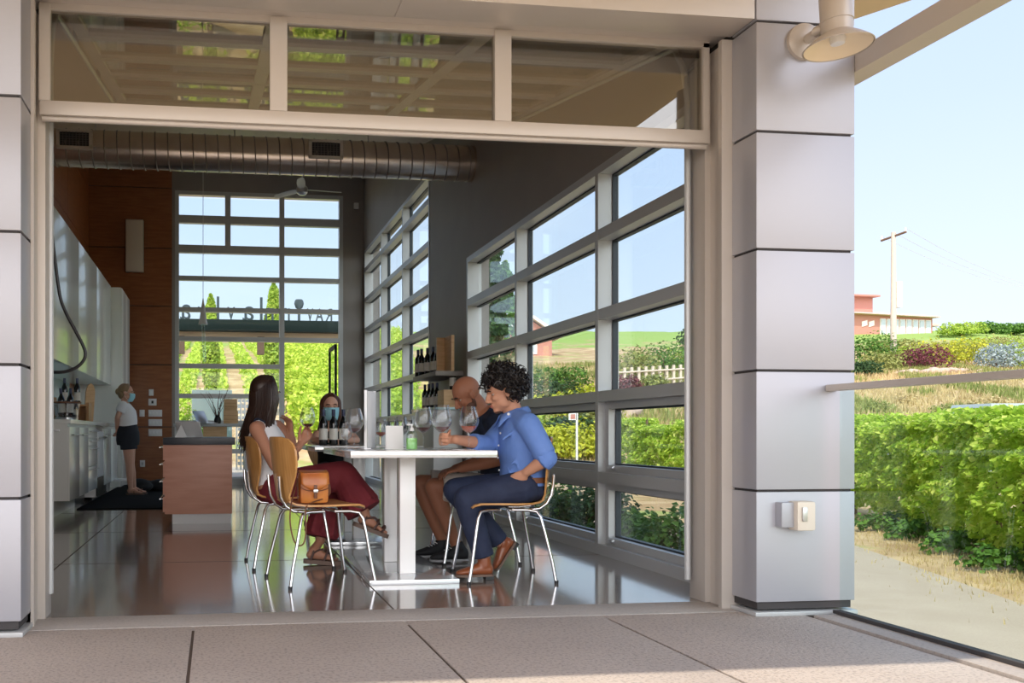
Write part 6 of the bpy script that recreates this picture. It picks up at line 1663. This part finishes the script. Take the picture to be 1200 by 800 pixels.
# ---------------------------------------------------------------- standing woman by the counter
def woman_standing():
    Y = 12.75
    pel = P(150, 507, Y); wai = P(149.5, 494, Y); che = P(147.5, 483, Y); shc = P(146, 475.5, Y); nk = P(146, 471.5, Y)
    S = V((0, 1, 0)); sL, sR = shc + V((-.01, .17, 0)), shc + V((-.01, -.17, 0))
    hd = Head(P(148.5, 460.5, Y), (1, -.12, -.06), k=1.0); hd.brow = M['hair_bl']
    o = empty('person', (pel.x, pel.y, 0), 'standing blond person in white t-shirt, dark shorts and face mask by the counter', 'person')
    hR, hL = pel + V((0, -.09, -.02)), pel + V((0, .09, -.02)); kR, kL = P(151.5, 544, Y - .08), P(153.5, 544, Y + .09); aR, aL = P(153, 577, Y - .08), P(157, 576, Y + .10)
    aR.z = aL.z = .10
    eR, eL = P(137.5, 489, Y - .20), P(138, 489, Y + .2); wR, wL = P(137, 502, Y - .05), P(137, 502, Y + .06)
    mb = MB()
    torso(mb, [(pel - V((0, 0, .09)), .13, .10), (pel, .165, .115), (wai, .125, .095), (che, .145, .11), (shc, .135, .07), (nk, .055, .05)], S)
    mb.limb([nk - V((0, 0, .03)), hd.p(-.025, 0, -.04)], [.050, .048]); hd.prims(mb)
    for sh_, e_, w_ in ((sR, eR, wR), (sL, eL, wL)): mb.limb([mid(shc, sh_, .6), sh_, mid(sh_, e_), e_, mid(e_, w_, .35), w_], [.046, .047, .040, .035, .034, .024])
    for h_, k_, a_ in ((hR, kR, aR), (hL, kL, aL)): mb.limb([h_, mid(h_, k_), k_, mid(k_, a_, .35), a_], [.085, .078, .052, .052, .033])
    hand(mb, wR, (0, .5, -.8), (-1, 0, 0), (0, -1, 0), s=.9); hand(mb, wL, (0, -.5, -.8), (-1, 0, 0), (0, 1, 0), s=.9)
    f_ = []
    for a_, sg_ in ((aR, 1), (aL, -1)):
        hl = V((a_.x - .05, a_.y, .036)); f_.append(hl); foot(mb, a_, hl, (1, -.08, 0), (0, 0, 1), sg_, s=.9, ar=.032)
    mb.build('body', M['skin_c'], o, remesh=.007, soft=3); hd.face(o, lips=False)
    for hl in f_:
        sn = sole(o, hl - V((.006, 0, 0)), (1, -.08, 0), (0, 0, 1), M['cork'], th=.022, s=.95, name='sandal')
        for a in (.10, .16): MB().tube(curve([hl + V((a, .04, 0)), hl + V((a, .03, .045)), hl + V((a, 0, .062 if a < .12 else .045)), hl + V((a, -.03, .045)), hl + V((a, -.04, 0))], 4), .006, 6).build('strap', M['strap'], sn)
    mb = MB(); torso(mb, [(wai - V((0, 0, .10)), .158, .12), (wai, .150, .125), (mid(wai, che), .158, .132), (che, .158, .13), (shc, .145, .085), (nk - V((0, 0, .012)), .07, .06)], S, grow=.010)
    for sh_, e_ in ((sR, eR), (sL, eL)): mb.limb([mid(shc, sh_, .6), sh_, mid(sh_, e_, .55)], [.065, .066, .062], end=False)
    mb.build('t_shirt', M['whitec'], o, remesh=.009, soft=3)
    mb = MB(); torso(mb, [(wai - V((0, 0, .02)), .140, .115), (pel, .182, .145), (pel - V((0, 0, .10)), .185, .150), (pel - V((0, 0, .17)), .175, .140)], S, grow=.012)
    for h_, k_ in ((hR, kR), (hL, kL)): mb.limb([h_, mid(h_, k_, .50)], [.11, .108], end=False)
    mb.build('shorts', M['shortd'], o, remesh=.009, soft=3)
    mb = MB(); hd.e(mb, -.030, 0, .045, (.098, .086, .092)); hd.e(mb, -.065, 0, -.01, (.060, .078, .08)); hd.e(mb, -.115, 0, .015, (.045, .05, .05))
    for k in range(60):
        a = random.uniform(-1.9, 1.9); s_, c_ = math.sin(a), -math.cos(a)
        mb.tube([hd.p(.02, s_ * .02, .130), hd.p(-.02 + c_ * .05, s_ * .078, .09), hd.p(-.03 + c_ * .075, s_ * .085, .02), hd.p(-.10, s_ * .03, .0)], .008, 6)
    mb.build('hair', M['hair_bl'], o, remesh=.006, soft=1)
    mask(hd, o)
woman_standing()

# ---------------------------------------------------------------- handbag on the near chair
def handbag():
    c = P(366.5, 592, 5.22); zb_ = .452
    o = empty('handbag', (c.x, c.y, zb_), 'tan leather saddle handbag standing on the near wooden chair', 'bag')
    Mb = Matrix.Translation((c.x, c.y, zb_)) @ Matrix.Rotation(math.radians(8), 4, 'Z')
    w_, h_, d_ = .088, .185, .05
    mb = MB(); mb.loft([(V((0, 0, z_)), V((w_ * a, 0, 0)), V((0, d_ * b, 0))) for z_, a, b in ((0, .90, .85), (.008, .98, .95), (.05, 1.0, 1.05), (.12, .99, .98), (.16, .95, .80), (.18, .85, .55), (h_, .6, .3))], 4)
    bmesh.ops.transform(mb.bm, matrix=Matrix.Rotation(PI / 4, 4, 'Z') if False else Matrix.Identity(4), verts=mb.bm.verts)
    mb.bm.free(); mb.bm = bmesh.new()
    mb.box(-w_, w_, -d_, d_, 0, h_, bevel=.028, Mx=Mb); mb.build('bag_body', M['tanleather'], o)
    mb = MB()
    pr = [(d_ * .9, h_ * .99), (0, h_ + .010), (-d_ * .85, h_ * .97), (-d_ - .004, h_ * .86), (-d_ - .012, h_ * .62), (-d_ - .012, h_ * .50), (-d_ - .009, h_ * .42)]
    n_ = 9; rows = []
    for i, (y_, z_) in enumerate(pr):
        ww = w_ * (.96 if i < 5 else .88 if i == 5 else .62)
        rows.append([mb.bm.verts.new(Mb @ V((ww * (-1 + 2 * k / (n_ - 1)), y_, z_ + (.02 * abs(-1 + 2 * k / (n_ - 1)) ** 2 if i >= 5 else 0)))) for k in range(n_)])
    for a, b in zip(rows, rows[1:]):
        for k in range(n_ - 1): mb.bm.faces.new((a[k], a[k + 1], b[k + 1], b[k]))
    fl = mb.build('flap', M['tanleather'], o); s_ = fl.modifiers.new('thick', 'SOLIDIFY'); s_.thickness = .006
    MB().tube([Mb @ V((w_ * (.96 * math.cos(t_)), -d_ - .014, h_ * .56 + math.sin(t_) * h_ * .15)) for t_ in [PI + PI * k / 12 for k in range(13)]], .0028, 6).build('stitching', M['strap'], fl)
    MB().box(-.010, .010, -d_ - .022, -d_ - .014, h_ * .18, h_ * .60, bevel=.003, Mx=Mb).build('closing_strap', M['strap'], o)
    MB().box(-.014, .014, -d_ - .026, -d_ - .018, h_ * .36, h_ * .46, bevel=.003, Mx=Mb).build('buckle', M['steel'], o)
    for sx in (-1, 1): MB().tube([Mb @ V((sx * (w_ + .003), -.02, h_ * .25)), Mb @ V((sx * (w_ + .004), 0, h_ * .8))], .006, 6).build('side_ring', M['strap'], o)
    p0 = Mb @ V((-w_ - .004, 0, h_ * .75))
    pts = curve([p0, Mb @ V((-w_ - .02, -.02, .10)), P(341, 592, 4.99), P(340, 612, 4.98), P(344, 632, 4.98), P(350, 639, 4.98), P(356, 636, 4.98), P(358.5, 622, 4.99), P(358, 600, 5.0), P(360, 592.5, 5.02), Mb @ V((-.02, -d_ - .028, .012)), Mb @ V((w_ + .004, -.03, .05)), Mb @ V((w_ + .006, 0, h_ * .75))], 5)
    MB().tube(pts, .0045, 6).build('shoulder_strap', M['strap'], o)
handbag()
